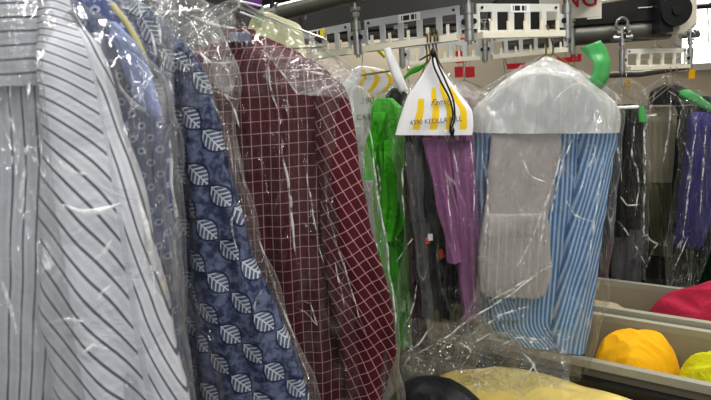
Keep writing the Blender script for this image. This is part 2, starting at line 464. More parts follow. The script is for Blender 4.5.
# dark overhead beams behind the conveyor
slab('trim_1', -1.9, 1.25, 3.3, 3.5, 2.04, 2.75, plain('dark steel beam', (34, 31, 29), .6))
slab('trim_2', 1.25, 3.2, 3.6, 3.75, 2.2, 2.6, plain('brown dark beam', (48, 40, 36), .6))

# ------------------------------------------------------------------ conveyor
RZ = 1.838
def link_plate(root, A, B, mat, side=1, barcode=True, prongs=True, H=.088):
    """slotted plate between two hinge posts; A, B are its ends, seen from -Y"""
    ax = (B - A).normalized(); L = (B - A).length; az = ZA
    ay = az.cross(ax).normalized()       # away from the viewer
    az = ax.cross(ay).normalized()
    m = MB(); e = .026                    # clearance for the hinge barrels
    x0, x1 = e, L - e; z0, z1 = -H / 2, H / 2
    m.box(A, ax, ay, az, x0, x1, 0, .006, z1 - .020, z1)
    m.box(A, ax, ay, az, x0, x1, 0, .006, z0 + .014, z0 + .022)
    n = 5; ws = (x1 - x0) / n
    for i in range(n + 1):
        c = x0 + i * ws; w = .008
        a, b = max(x0, c - w), min(x1, c + w)
        m.box(A, ax, ay, az, a, b, 0, .006, z0 + .022, z1 - .02)
    # ears round the hinge barrel
    m.box(A, ax, ay, az, .004, x0, 0.001, .005, -.018, .018); m.box(A, ax, ay, az, x1, L - .004, .001, .005, -.018, .018)
    o = m.build('link_plate', mat, root)
    fl = MB().box(A, ax, ay, az, x0, x1, -.022, .006, z0, z0 + .016)
    fl.build('link_flange', MAT['flange'], o)
    if prongs:
        for i in range(n):
            c = x0 + (i + .55) * ws
            MB().box(A, ax, ay, az, c - .0035, c + .0035, -.020, -.014, z0 + .016, z0 + .042).build('prong', MAT['flange'], o)
    if barcode:
        c = x0 + 2.5 * ws
        b = MB().box(A, ax, ay, az, c - .032, c + .032, -.0015, 0, z1 - .022, z1 - .001).build('barcode_label', MAT['bar'], o)
    for c in (x0 + .014, x1 - .014):
        MB().tube([A + ax * c - ay * .003 + az * (z1 - .01), A + ax * c + ay * .001 + az * (z1 - .01)], .0035, 8).build('rivet', MAT['dark'], o)
    for c in (.012, L - .012):
        q = MB(); q.tube([A + ax * c - ay * .007, A + ax * c + ay * .002], .007, 10).build('bolt', MAT['dark'], o, True)
    return o

def hinge(root, P, top=.12, wheel=True):
    m = MB()
    for a, b, r in ((-.048, -.022, .0125), (-.021, .018, .0115), (.019, .044, .0125)):
        m.tube([P + ZA * a, P + ZA * b], r, 16)
    h = m.build('hinge_barrel', MAT['steel'], root, True)
    MB().tube([P + ZA * -.056, P + ZA * (top - .012)], .006, 10).build('hinge_pin', MAT['steel'], h, True)
    m = MB(); m.tube([P + ZA * .058, P + ZA * .068], .012, 6); m.tube([P + ZA * .075, P + ZA * .082], .015, 12)
    m.build('pin_nut', MAT['steel'], h, True)
    if wheel:
        w = MB()
        w.tube([P + Vector((-.028, 0, top - .015)), P + Vector((-.014, 0, top - .015))], .016, 14)
        w.tube([P + Vector((.014, 0, top - .015)), P + Vector((.028, 0, top - .015))], .016, 14)
        w.tube([P + Vector((-.03, 0, top - .015)), P + Vector((.03, 0, top - .015))], .005, 8)
        w.build('trolley_wheel', MAT['grey_tube'], h, True)

def chain(label, joints, mats, skip=(), name='conveyor_chain', barcodes=True, wheels=True):
    root = thing(name, label, 'conveyor', joints[0])
    for i, j in enumerate(joints): hinge(root, j, wheel=wheels)
    for i in range(len(joints) - 1):
        if i in skip: continue
        link_plate(root, joints[i], joints[i + 1], mats[i % len(mats)], barcode=barcodes)
    return root

J = [atz(283, 1.80, RZ), atz(357, 1.60, RZ), atz(469, 1.43, RZ), atz(567, 1.55, RZ)]
JD = [at(622, 60, 2.28), at(690, 58, 2.45)]
J0 = J[0] + (J[0] - J[1]) * .98 + Vector((.05, .06, 0))
JM = [J[3] + Vector((.20, .24, 0)), J[3] + Vector((.33, .55, -.01))]
JE = JD[1] + Vector((.28, .16, 0))
chain('front conveyor chain of white slotted plates curving above the garments', [J0] + J, [MAT['link_g'], MAT['link_g'], MAT['link_g'], MAT['link_w']])
chain('short far white slotted conveyor chain at right below the dark tube', JD, [MAT['link_w']], barcodes=False)
K = [atz(402, 2.3, RZ), atz(485, 2.3, RZ), atz(572, 2.3, RZ + .01)]
chain('rear shaded grey conveyor chain seen below and behind the front chain', K, [MAT['link_g']], barcodes=False)
# tracks
def track_over(joints, zo):
    pts = []
    for r in cr([tuple(j) for j in joints], 40): pts.append(Vector(r) + ZA * zo)
    return pts
tr = thing('conveyor_track', 'dark overhead steel track running above the front conveyor chain', 'track', J0 + ZA * .12)
MB().tube(track_over([J0] + J + [JM[0], JM[1]], .165), .022, 12).build('rail_tube', MAT['dark'], tr, True)
m = MB(); pts = track_over([J0] + J + [JM[0], JM[1]], .20)
for a, b in zip(pts[:-1], pts[1:]):
    d = (b - a).normalized(); m.box(a, d, ZA.cross(d), ZA, 0, (b - a).length, -.03, .03, -.006, .09)
m.build('rail_cover', MAT['dark'], tr)
# grey pipe upper left
a, b = at(274, 14, 1.52), at(352, -6, 1.45)
pp = thing('overhead_pipe', 'grey round pipe sloping up above the left end of the chain', 'pipe', a)
MB().tube([a, a.lerp(b, .5), b, b + (b - a) * 1.5], .022, 16).build('pipe', MAT['grey_tube'], pp, True)
MB().tube([a - (b - a).normalized() * .02, a + (b - a).normalized() * .018], .027, 16).build('end_collar', MAT['steel'], pp, True)
MB().tube([at(305, 8, 1.5), at(305, 19, 1.5)], .004, 8).build('hanging_rod', MAT['steel'], pp, True)
MB().tube([at(272, 0, 1.5), at(272, 9, 1.5), at(279, 15, 1.5), at(286, 17, 1.5)], .006, 8).build('hook', MAT['dark'], pp, True)

# drive tube unit, upper right
dr = thing('conveyor_drive', 'large dark tube drive unit with white end plate at upper right', 'machine', at(620, 30, 2.5))
a, b = at(566, 36, 2.35), at(668, 29, 2.35)
MB().tube([a - (b - a) * .6, a, b], .042, 24).build('drive_tube', MAT['grey_tube'], dr, True)
m = MB(); d = (b - a).normalized(); uz = (ZA - d * d.z).normalized(); uy = uz.cross(d)
m.box(a, d, uy, uz, -.3, (b - a).length + .02, -.04, .10, .035, .16)
m.build('drive_housing', MAT['dark'], dr)
# slots and bright strips on the housing
m = MB(); m.box(a, d, uy, uz, .07, .13, -.043, -.04, .056, .068); m.box(a, d, uy, uz, .28, .38, -.044, -.04, .086, .09)
m.build('slot_label', MAT['link_w'], dr)
# end: white plate with black rounded motor
pa = at(668, 36, 2.3); 
pl = MB()
quad = [at(668, -20, 2.3), at(697, -20, 2.3), at(697, 22, 2.3), at(684, 33, 2.3), at(668, 34, 2.3)]
pl.add(quad + [q + Vector((0, .05, 0)) for q in quad], [(0, 4, 3, 2, 1), (5, 6, 7, 8, 9), (0, 1, 6, 5), (1, 2, 7, 6), (2, 3, 8, 7), (3, 4, 9, 8), (4, 0, 5, 9)])
pl.build('end_plate', MAT['cream'], dr)
c0 = at(677, 10, 2.24)
m = MB(); m.tube([c0, c0 + Vector((0, .06, 0))], .062, 28); m.build('motor_cap', MAT['black'], dr, True)
m = MB(); m.tube([c0 + Vector((0, -.008, 0)), c0 + Vector((0, .01, 0))], .02, 16); m.build('cap_boss', MAT['dark'], dr, True)
m = MB(); q0 = at(667, 32, 2.25); q1 = at(667, -20, 2.25); 
m.box(q0, XA, YA, ZA, -.03, .025, 0, .06, 0, (q1 - q0).z); m.build('motor_block', MAT['black'], dr)
m = MB(); m.tube([at(597, 2, 2.2), at(660, -8, 2.2)], .010, 8); m.build('upper_strut', MAT['cream'], dr, True)
for (u, v, Y) in ((622, 24, 2.28), (690, 22, 2.45)):
    h = at(u, v, Y); w = MB()
    ring = [h + Vector((math.cos(t) * .024, 0, math.sin(t) * .024)) for t in [2 * PI * k / 16 for k in range(17)]]
    w.tube(ring, .006, 8, False); 
    w.tube([h + ZA * -.02, at(u, v + 22, Y)], .008, 8)
    for s in (-1, 1): w.tube([h + Vector((s * .04, 0, -.055)), h + Vector((s * .012, 0, -.055))], .014, 12)
    w.build('trolley_hanger', MAT['steel'], dr, True)
# sign
SY = 2.08
sp = at(583, 4, SY)
sg = thing('hanging_sign', 'cream sign board with red capital letters behind the chain', 'sign', sp)
ul = at(540, -40, SY); ax = XA; uz = ZA; uy = YA
L = (at(602, -40, SY) - ul).length
zb = at(578, 18, SY).z
m = MB(); m.box(ul, ax, uy, uz, 0, L, 0, .012, zb - ul.z, 0); m.build('sign_board', MAT['sign'], sg)
text_mesh('sign_lettering', 'NG', .105, at(580, -2, SY - .002), ax, uz, MAT['redink'], sg, sx=.85)
for x in (.05, L - .05): MB().tube([ul + XA * x + YA * .006, Vector((ul.x + x, ul.y + .006, 3.0))], .004, 6).build('hanging_rod', MAT['dark'], sg)
m = MB(); q = at(617, 5, 2.8)
t = thing('notice_card', 'small dark green card beside the cream sign', 'card', q)
m.box(q, XA, YA, ZA, -.03, .03, 0, .02, -.05, .16); m.build('card', MAT['dgreen'], t); MB().tube([q + Vector((0, .01, .15)), Vector((q.x, q.y + .01, 3))], .003, 6).build('hanging_rod', MAT['dark'], t)

# ------------------------------------------------------------------ hangers
def hanger(P, wid, drop, label, mat='wire', group=None, yaw=0.0, hookr=.02, rise=.05):
    """wire clothes hanger: hook top touches P (carrier), shoulders below"""
    root = thing('wire_hanger', label, 'hanger', P, group)
    ax = Vector((math.cos(yaw), math.sin(yaw), 0))
    nk = P - ZA * (rise + hookr)
    h = []
    for k in range(13):
        a = PI * 1.15 - k / 12 * PI * 1.25
        h.append(P - ZA * hookr + YA * (math.cos(a) * hookr) + ZA * (math.sin(a) * hookr))
    h += [nk + ZA * rise * .4, nk]
    MB().tube(h, .0024, 8).build('hook', MAT[mat], root, True)
    l, r = nk - ax * wid - ZA * drop, nk + ax * wid - ZA * drop
    MB().tube([nk, l + ax * .01 + ZA * .008, l, l - ZA * .008 + ax * .01, r - ZA * .008 - ax * .01, r, r - ax * .01 + ZA * .008, nk], .002, 6, False).build('hanger_frame', MAT[mat], root, True)
    return root

# ------------------------------------------------------------------ left garments
# rail they hang from
r0, r1 = Vector((-.50, .30, 1.935)), Vector((-.155, 1.34, 1.935))
rl = thing('hanging_rail', 'steel rail above the four shirts at the left', 'rail', r0)
MB().tube([r0, r1], .012, 14).build('rail_tube', MAT['steel'], rl, True)
for q in (r0.lerp(r1, .05), r0.lerp(r1, .92)):
    MB().tube([q, Vector((q.x, q.y, 3.0))], .008, 10).build('drop_rod', MAT['steel'], rl, True)
def on_rail(Y):
    t = (Y - r0.y) / (r1.y - r0.y); return r0.lerp(r1, t) + ZA * .0145

def shirt(name, label, Y, body, sleeve, b, mat, seed, sleeve_uv=None, body_uv=None, sl_b=.03, sl_dy=-.03, cat='shirt', fold=(7, .010), extra=None):
    root = thing(name, label, cat, at((body[0][1] + body[0][2]) / 2, body[0][0], Y if not isinstance(Y, tuple) else Y[0]))
    sheetloft('body', body, Y, b, mat, root, 90, 90, fold, seed=seed, uvf=body_uv)
    if sleeve:
        Ys = (Y[0] + sl_dy, Y[1] + sl_dy) if isinstance(Y, tuple) else Y + sl_dy
        sheetloft('sleeve', sleeve, Ys, sl_b, mat, root, 80, 56, (9, .007), seed=seed + 2, uvf=sleeve_uv, toptaper=.5)
    return root

# 1 striped shirt (nearest)
def striped_sleeve(x, z, s, t):
    g, k = 0.0, 40                       # stripes turn from shallow at the shoulder to steep below
    for q in range(int(t * k) + 1):
        d = min(1 / k, t - q / k)
        a = math.radians(27 + 26 * min(1, max(0, (q / k - .1) / .3)))
        g -= .575 * d / math.tan(a)
    f = (x + g) * .64
    if s > .5: f = x * 1.15 + (z - 1.3) * .28
    return f, z
S1 = shirt('striped_shirt', 'white shirt with dark pinstripes hanging nearest at the far left', (.60, .63),
    [(-40, -160, -90), (-22, -230, 20), (5, -300, 62), (45, -320, 84), (90, -310, 66), (200, -300, 70), (420, -310, 90), (520, -315, 95)], 
    [(-6, 44, 56), (30, 36, 84), (50, 36, 100), (100, 44, 116), (200, 42, 147), (300, 40, 170), (400, 60, 186), (500, 85, 200)],
    .045, MAT['stripe'], 1, sleeve_uv=striped_sleeve, fold=(6, .008))
yk = sheetloft('yoke', [(-38, -160, -90), (-24, -225, 10), (2, -230, 44), (40, -235, 48), (78, -240, 38), (86, -240, 36)], (.556, .586), .010, MAT['stripe'], S1, 40, 60, (3, .003), seed=3, uvf=rot_uv(90), toptaper=.6)
sheetloft('collar', [(-62, -150, -100), (-50, -165, -85), (-30, -170, -80)], .6, .04, MAT['stripe'], S1, 14, 40, (3, .002), seed=7, uvf=rot_uv(90), toptaper=.8)
# 2 ring dotted shirt
S2 = shirt('dotted_shirt', 'blue shirt with small white rings directly behind the pinstriped one', .75,
    [(-60, -20, 30), (-30, -60, 84), (2, -100, 112), (40, -130, 138), (90, -140, 152), (130, -140, 166), (250, -138, 176), (420, -135, 186), (480, -135, 188)],
    None, .04, MAT['dots'], 11, fold=(6, .008))
sheetloft('sleeve_placket', [(22, 106, 116), (50, 118, 140), (80, 126, 152), (108, 140, 161), (116, 150, 164)], .70, .012, MAT['periw'], S2, 30, 30, (4, .003), seed=12, toptaper=.5)
sheetloft('shoulder_edge', [(4, 108, 116), (25, 124, 132), (50, 136, 144), (70, 145, 151)], .735, .012, MAT['lemon'], S2, 20, 16, (2, .001), seed=13, toptaper=.6)
sheetloft('collar', [(-78, -15, 25), (-66, -25, 38), (-48, -32, 44)], .75, .035, MAT['dots'], S2, 14, 40, (3, .002), seed=14, toptaper=.8)
# 3 leaf print shirt
S3 = shirt('leaf_print_shirt', 'navy shirt printed with white leaves, third from the left', .90,
    [(-10, 70, 120), (15, 20, 160), (45, -10, 186), (75, -20, 200), (120, -20, 210), (200, -18, 222), (300, -10, 240), (420, 0, 262), (480, 5, 270)],
    [(48, 176, 190), (70, 178, 204), (120, 184, 218), (180, 188, 232), (250, 192, 252), (320, 196, 282), (400, 200, 311), (470, 205, 330)], .035, MAT['leaf'], 21, sl_dy=-.035, fold=(6, .007), sleeve_uv=lambda x, z, s, t: (x + .01, z - .25 * x))
sheetloft('collar', [(-24, 78, 112), (-14, 70, 122), (4, 64, 128)], .9, .03, MAT['leaf'], S3, 14, 40, (3, .002), seed=24, toptaper=.8)
# 4 burgundy windowpane shirt
S4 = shirt('plaid_shirt', 'burgundy shirt with thin white windowpane check in a clear bag', 1.06,
    [(36, 222, 262), (46, 205, 284), (60, 170, 312), (80, 140, 336), (110, 138, 344), (200, 140, 348), (300, 146, 352), (420, 150, 364), (470, 152, 368)],
    [(78, 316, 341), (92, 314, 349), (130, 315, 354), (200, 319, 366), (260, 325, 380), (320, 332, 395), (345, 338, 396), (380, 345, 388), (410, 350, 380)], .035, MAT['plaid'], 31, sleeve_uv=rot_uv(24), sl_dy=-.032, sl_b=.026, fold=(8, .011))
sheetloft('collar', [(30, 227, 256), (35, 226, 258), (44, 222, 264), (54, 222, 262)], 1.06, .03, MAT['plaid'], S4, 14, 40, (3, .002), seed=34, toptaper=.8)
sheetloft('collar_band', [(33, 229, 252), (38, 229, 252), (42, 229, 252)], 1.025, .01, MAT['plaid_col'], S4, 10, 24, (2, .001), seed=35, toptaper=.9)

def bag(label, prof, Y, b, mat, seed, crinkle=.006, rows=120, seg=110, fold=(5, .010), name='garment_bag', group=None, ripple=.006, toptaper=.25):
    o = sheetloft(name, prof, Y, b, mat, None, rows, seg, fold, .006, seed, None, .75, crinkle, toptaper, True, False, ripple)
    return tag(o, label, 'plastic bag', group)
bag('clear plastic bag over the white pinstriped shirt at far left',
    [(-90, -135, -115), (-50, -250, 20), (-10, -330, 60), (25, -350, 118), (90, -355, 160), (200, -350, 172), (330, -345, 190), (430, -345, 202), (520, -345, 206)], (.595, .625), .085, film['front'], 41, .007)
bag('clear plastic bag over the blue ring dotted shirt',
    [(-95, -5, 15), (-60, -80, 90), (-30, -140, 146), (0, -165, 166), (60, -168, 172), (200, -168, 181), (330, -165, 187), (420, -165, 191), (480, -160, 193)], .75, .062, film['near'], 43, .004)
bag('clear plastic bag over the navy leaf print shirt',
    [(-40, 85, 106), (-12, 20, 185), (6, -10, 208), (38, -30, 230), (80, -32, 240), (110, -32, 238), (150, -30, 240), (230, -28, 257), (320, -20, 290), (400, -15, 320), (480, -10, 345)], .90, .07, film['leaf'], 47, .006)
bag('clear plastic bag over the burgundy checked shirt',
    [(2, 226, 246), (14, 205, 268), (30, 180, 296), (48, 150, 326), (68, 120, 352), (82, 112, 362), (120, 112, 366), (200, 116, 378), (300, 120, 394), (400, 124, 404), (470, 126, 408)], 1.06, .07, film['plaid'], 53, .005)
for Y, u, v, wid, lab in ((.61, -125, -85, .19, 'wire hanger inside the white pinstriped shirt'), (.75, 5, -85, .19, 'wire hanger inside the blue ring dotted shirt'),
                     (.90, 95, -32, .17, 'wire hanger inside the navy leaf print shirt'), (1.06, 240, 12, .16, 'wire hanger inside the burgundy checked shirt')):
    P = on_rail(Y); n_ = at(u, v, Y)
    P.x = n_.x if abs(n_.x - P.x) < .1 else P.x
    hanger(P, wid, .075, lab, rise=max(.02, P.z - n_.z - .03))
# folded film collar on the plaid bag (double layer over the shoulder)
def flatfilm(name, outline, Y, mat, label, seed, crinkle=.006, n=44, cat='plastic film', parent=None):
    """crumpled sheet spanned by four corner points (pixel + depth): tl, tr, br, bl"""
    tl, tr_, br, bl = [at(*o) for o in outline]
    V, Fc = [], []
    for i in range(n + 1):
        for j in range(n + 1):
            a, b = i / n, j / n
            p = (tl * (1 - b) + tr_ * b) * (1 - a) + (bl * (1 - b) + br * b) * a
            q = Vector((p.x * 13 + seed, p.y * 13, p.z * 13)); d = 0; am = 1
            for _ in range(4):
                d += am * (1 - 2.2 * abs(noise.noise(q))); q = q * 2.1 + Vector((1.3, 5.1, 2.2)); am *= .5
            p = p + Vector((crinkle * 1.5 * nz(p.z * 9, seed, 1), -crinkle * 2 * (d - .6), crinkle * 2 * nz(p.x * 12, p.z * 9, seed)))
            V.append(p)
    for i in range(n):
        for j in range(n):
            a = i * (n + 1) + j; Fc.append((a, a + 1, a + n + 2, a + n + 1))
    return tag(mesh(name, V, Fc, mat, parent), label, cat)
flatfilm('plastic_film', [(258, 40, .965), (358, 80, .96), (345, 98, .955), (296, 94, .955)], .96, film['frost'], 'folded flap of film on the shoulder of the burgundy shirt bag', 3, .004)
flatfilm('plastic_film', [(205, 50, .80), (236, 62, .80), (232, 96, .80), (212, 86, .80)], .8, film['frost'], 'crumpled flap of film on the leaf print shirt bag, beside the burgundy collar', 5, .004)

flatfilm('plastic_film', [(168, -8, .82), (236, 6, .84), (238, 44, .83), (184, 52, .815)], .83, film['frost'], 'cloudy film stretched over the top of the leaf print shirt', 15, .006)
flatfilm('plastic_film', [(156, -5, .69), (170, -5, .685), (192, 405, .685), (180, 405, .69)], .69, film['frost'], 'cloudy doubled film edge between the dotted and the leaf print shirts', 19, .002)
# green-ish hanger cape behind the plaid one, ribbon
gc = thing('hanger_cape', 'pale yellow green paper cape on a hanger behind the burgundy shirt', 'paper cover', at(270, 20, 1.3))
sheetloft('cape', [(12, 258, 268), (17, 252, 280), (26, 248, 300), (34, 246, 303), (46, 246, 306), (60, 246, 308)], 1.3, .012, plain('pale yellow green paper', (206, 210, 168), .6), gc, 30, 40, (3, .003), seed=61)
strip('paper_tag', [at(258, 24, 1.28), at(260, 14, 1.28), at(263, 7, 1.28)], [.012, .016, .006], [XA, XA, XA], MAT['ribbon_p'], gc)
ph = MB()
for k, (a, b) in enumerate((((238, 6), (256, 14)), ((240, 12), (262, 20)), ((236, 0), (262, 6)))): ph.tube([at(*a, 1.2), at(*b, 1.22)], .0022, 6)
ph.tube([at(236, 0, 1.2), on_rail(1.2) - ZA * .012], .0022, 6)
t = thing('wire_hanger', 'white wire hanger lying askew at the top behind the burgundy shirt', 'hanger', at(250, 5, 1.2)); ph.build('hanger_frame', MAT['paper'], t, True)
sheetloft('purple_scarf', [(-30, 250, 266), (-10, 246, 266), (-4, 246, 264), (4, 249, 262), (9, 252, 259)], 1.25, .012, fabric('purple cloth', (120, 70, 150)), None, 20, 24, (6, .004), seed=63, toptaper=.6)
tag(bpy.data.objects['purple_scarf'], 'scrap of purple cloth at the top edge above the burgundy collar', 'cloth')

# ------------------------------------------------------------------ middle garments
def garment(name, label, parts, Y, seed, cat, b=.03):
    root = thing(name, label, cat, at((parts[0][1][0][1] + parts[0][1][0][2]) / 2, parts[0][1][0][0], Y))
    for i, (pn, prof, mat, dy, bb, lab) in enumerate(parts):
        o = sheetloft(pn, prof, Y + dy, bb or b, MAT[mat], root, 60, 64, (16, .010 if (bb or b) < .02 else .016), seed=seed + i * 3.3, toptaper=.4, nzs=.009, crinkle=.006 if mat == 'green' else 0)
        if lab: o['label'] = lab
    return root
garment('green_blouse', 'bright green satin blouse in a bag behind the paper cape', [
    ('body', [(98, 376, 392), (112, 372, 404), (150, 371, 410), (200, 374, 412), (250, 378, 413), (310, 384, 414), (345, 388, 415)], 'green', 0, .03, None),
    ('sleeve', [(112, 374, 386), (128, 370, 384), (150, 366, 376), (180, 366, 374)], 'green', -.04, .015, None),
    ('front_panel', [(140, 386, 398), (170, 384, 408), (200, 383, 412), (225, 384, 405), (240, 386, 396)], 'green', -.045, .014, None)], 1.72, 71, 'blouse')
garment('dark_shirt', 'dark shirt top showing above the green blouse', [
    ('body', [(88, 392, 402), (96, 386, 408), (110, 384, 412), (140, 392, 416), (200, 400, 418)], 'charcoal', 0, .02, None)], 1.80, 75, 'shirt')
garment('plum_trousers', 'dark plum trousers hanging left of the grey trousers', [
    ('waistband', [(140, 405, 424), (146, 405, 424), (152, 405, 424)], 'purple', 0, .024, None),
    ('leg', [(150, 404, 418), (220, 407, 418), (300, 411, 421), (345, 412, 422)], 'purple', -.01, .018, None),
    ('leg', [(150, 412, 424), (220, 414, 423), (300, 418, 426), (338, 419, 427)], 'purple', .02, .018, None)], 1.60, 77, 'trousers')
garment('grey_trousers', 'charcoal grey trousers folded over a hanger under the paper cape', [
    ('waistband', [(132, 406, 428), (138, 405, 430), (144, 405, 431)], 'charcoal', 0, .026, None),
    ('leg', [(142, 405, 420), (200, 410, 424), (260, 416, 428), (316, 422, 434)], 'lgrey', -.012, .016, None),
    ('leg', [(142, 415, 432), (200, 420, 436), (260, 425, 440), (308, 430, 440)], 'charcoal', .016, .018, None)], 1.53, 79, 'trousers')
garment('black_trousers', 'black trousers hanging between the grey and the mauve trousers', [
    ('waistband', [(134, 420, 440), (139, 420, 442), (144, 421, 443)], 'blackc', 0, .024, None),
    ('leg', [(142, 421, 436), (220, 430, 444), (300, 438, 450), (318, 440, 450)], 'blackc', -.01, .016, None),
    ('leg', [(142, 430, 444), (220, 440, 455), (290, 446, 462), (300, 448, 462)], 'blackc', .015, .018, None)], 1.57, 83, 'trousers')
garment('mauve_trousers', 'mauve trousers hanging under the right of the paper cape', [
    ('waistband', [(128, 424, 470), (134, 424, 472), (140, 425, 472)], 'mauve', 0, .026, None),
    ('leg', [(138, 424, 448), (180, 432, 452), (220, 440, 458), (250, 446, 460), (262, 448, 460)], 'mauve', -.02, .016, None),
    ('leg', [(138, 440, 473), (180, 448, 475), (220, 455, 477), (280, 460, 478), (320, 463, 474)], 'mauve', .016, .018, None)], 1.50, 87, 'trousers')
garment('moss_skirt', 'dark moss green garment hem low behind the mauve trousers', [
    ('body', [(150, 445, 470), (230, 446, 472), (300, 448, 474), (332, 450, 472)], 'moss', 0, .03, None)], 1.75, 91, 'skirt')
garment('tan_jacket', 'tan cloth hem at the bottom behind the trousers', [
    ('body', [(180, 425, 450), (280, 430, 462), (340, 432, 470), (362, 432, 470)], 'tan', 0, .03, None)], 1.85, 93, 'jacket')
for (u, v, Y, w, hh, lab) in ((426, 241, 1.505, .020, .02, 'small orange red tag pinned low on the grey trousers'), (441, 254, 1.535, .018, .028, 'small orange red tag pinned low on the black trousers'),
                         (408, 210, 1.60, .012, .034, 'small orange red tag beside the green blouse')):
    q = at(u, v, Y)
    m = MB(); m.box(q, Vector((.9, .1, .3)).normalized(), YA, Vector((-.3, 0, .9)).normalized(), -w / 2, w / 2, 0, .001, -hh / 2, hh / 2)
    tag(m.build('laundry_tag', MAT['orange_tag']), lab, 'tag')
m = MB(); q = at(430, 238, 1.5); m.box(q, XA, YA, ZA, -.006, .008, 0, .001, -.008, .012)
tag(m.build('laundry_tag', MAT['paper']), 'tiny white tag on the grey trousers beside the orange red tag', 'tag')

# paper capes
cov = m_cover([.25, .47, .67, .86], [.56, .40, .30, .38])
cp = thing('paper_cape', 'white paper hanger cape with yellow bars and a black drawstring', 'paper cover', at(433, 60, 1.44))
sheetloft('cape', [(58, 431, 436), (66, 427, 440), (80, 419, 449), (100, 406, 464), (112, 402, 472), (124, 398, 473), (135, 395, 472)], 1.44, .014, cov, cp, 50, 60, (3, .003), seed=95, norm_uv=True, toptaper=.6, ripple=.001)
q = at(428, 122.5, 1.413); tx = (at(440, 121.5, 1.413) - at(428, 122.5, 1.413)).normalized()
text_mesh('printed_address', '4390 KEOLLA MILL', .0185, at(436, 121, 1.414), tx, ZA, MAT['ink'], cp, sx=.9)
text_mesh('printed_script', 'Family', .022, at(441, 102, 1.414), tx, ZA, MAT['ink'], cp, shear=.5)
dc = MB()
for k, pts in enumerate((((432, 50), (433, 62), (440, 80), (450, 100), (453, 115), (450, 128), (452, 135)), ((434, 50), (438, 64), (446, 82), (454, 104), (455, 118), (452, 128), (452, 136)))):
    r = cr([tuple(at(u, v, 1.395)) for u, v in pts], 26); dc.tube(r, .0024, 8)
for (u, v) in ((433, 53), (452, 131)):
    r = [at(u, v, 1.395) + ZA * z for z in (-.012, -.006, 0, .006, .012)]; dc.tube(r, [.002, .006, .008, .006, .002], 10)
dc.tube([at(452, 131, 1.395), at(450, 139, 1.395)], .002, 6); dc.tube([at(452, 131, 1.395), at(454, 138, 1.395)], .002, 6)
dc.tube([at(433, 53, 1.4), at(425, 57, 1.42), at(420, 60, 1.45)], .0022, 6)
tag(dc.build('drawstring_cord', MAT['black'], None, True), 'black knotted cord loop hanging over the yellow barred paper cape', 'cord')
cov2 = m_cover([.35, .62, .9], [.3, .12, .3])
c2 = thing('paper_cape', 'second white and yellow paper cape half hidden behind the burgundy bag', 'paper cover', at(375, 66, 2.0))
sheetloft('cape', [(66, 358, 366), (70, 352, 384), (80, 346, 396), (90, 340, 390), (94, 340, 380)], 2.0, .01, cov2, c2, 30, 40, (3, .003), seed=97, norm_uv=True, toptaper=.6)
m = MB(); m.tube([at(360, 75.5, 1.97), at(390, 71, 1.97)], .004, 6); m.build('cape_wire', MAT['steel'], c2, True)
MB().tube([at(362, 67, 2.0), at(363, 50, 1.8), atz(364, 1.62, RZ - .03)], .002, 6).build('hook', MAT['wire'], c2, True)
c3 = thing('paper_cape', 'lower white paper cape with printed numbers beside the burgundy bag', 'paper cover', at(368, 100, 1.78))
sheetloft('cape', [(86, 354, 360), (94, 350, 368), (104, 346, 374), (112, 344, 379), (124, 344, 381), (127, 344, 380)], 1.78, .01, m_cover([.97], [.3]), c3, 30, 40, (3, .003), seed=99, norm_uv=True, toptaper=.6)
text_mesh('printed_number', '390', .028, at(367, 101, 1.762), tx, ZA, MAT['ink'], c3, shear=.2)
text_mesh('printed_line', 'CARES', .024, at(367, 117, 1.762), tx, ZA, MAT['ink'], c3)
st = strip('paper_strip', [at(387, 48, 1.5), at(392, 62, 1.49), at(398, 78, 1.49), at(404, 91, 1.5)], [.018, .024, .026, .024], [Vector((.95, .0, .25))] * 4, MAT['paper'])
tag(st, 'blank white paper strip hanging slantwise left of the barred cape', 'paper strip')
st = strip('paper_strip', [at(375, 47, 1.62), at(380, 52, 1.62), at(385, 57, 1.62)], [.008, .010, .008], [Vector((.6, 0, .8))] * 3, MAT['yellow']); tag(st, 'tiny yellow paper strip curling below the chain', 'paper strip')
m = MB(); q = at(322, 33, 1.66); m.box(q, XA, YA, ZA, -.006, .006, 0, .03, -.012, .012); tag(m.build('card_tag', MAT['yellow']), 'bright yellow tag on the left end of the front chain', 'tag')
st = strip('ribbon', [at(404, 78, 1.6), at(412, 71, 1.6), at(420, 68, 1.6), at(428, 62, 1.58)], [.016, .02, .018, .01], [Vector((.3, 0, .9))] * 4, MAT['green']); tag(st, 'short bright green ribbon left of the cape apex', 'ribbon')
bag('clear plastic bag over the green blouse', [(76, 398, 404), (90, 378, 416), (112, 366, 424), (180, 362, 424), (260, 366, 424), (330, 372, 424), (352, 376, 424)], 1.74, .07, film['mid'], 103, .006, 80, 80)
bag('clear plastic bag over the trousers under the barred cape', [(62, 432, 440), (76, 420, 452), (96, 404, 468), (120, 396, 480), (180, 398, 482), (250, 402, 482), (310, 396, 484), (345, 392, 480), (372, 402, 470)], 1.53, .115, film['mid'], 107, .006, 90, 90)
hooks = [(429, 46, 1.478), (433, 48, 1.47), (426, 44, 1.485), (436, 46, 1.465)]
for i, (u, v, Y) in enumerate(hooks):
    P = atz(u, Y, RZ - .012)
    lab = ['brassy wire hanger hook above the cape apex, second from left', 'brassy wire hanger hook above the cape apex, third from left', 'leftmost brassy wire hanger hook above the cape apex', 'rightmost brassy wire hanger hook above the cape apex'][i]
    hanger(P, .036, .07, lab, 'brass', rise=.05)

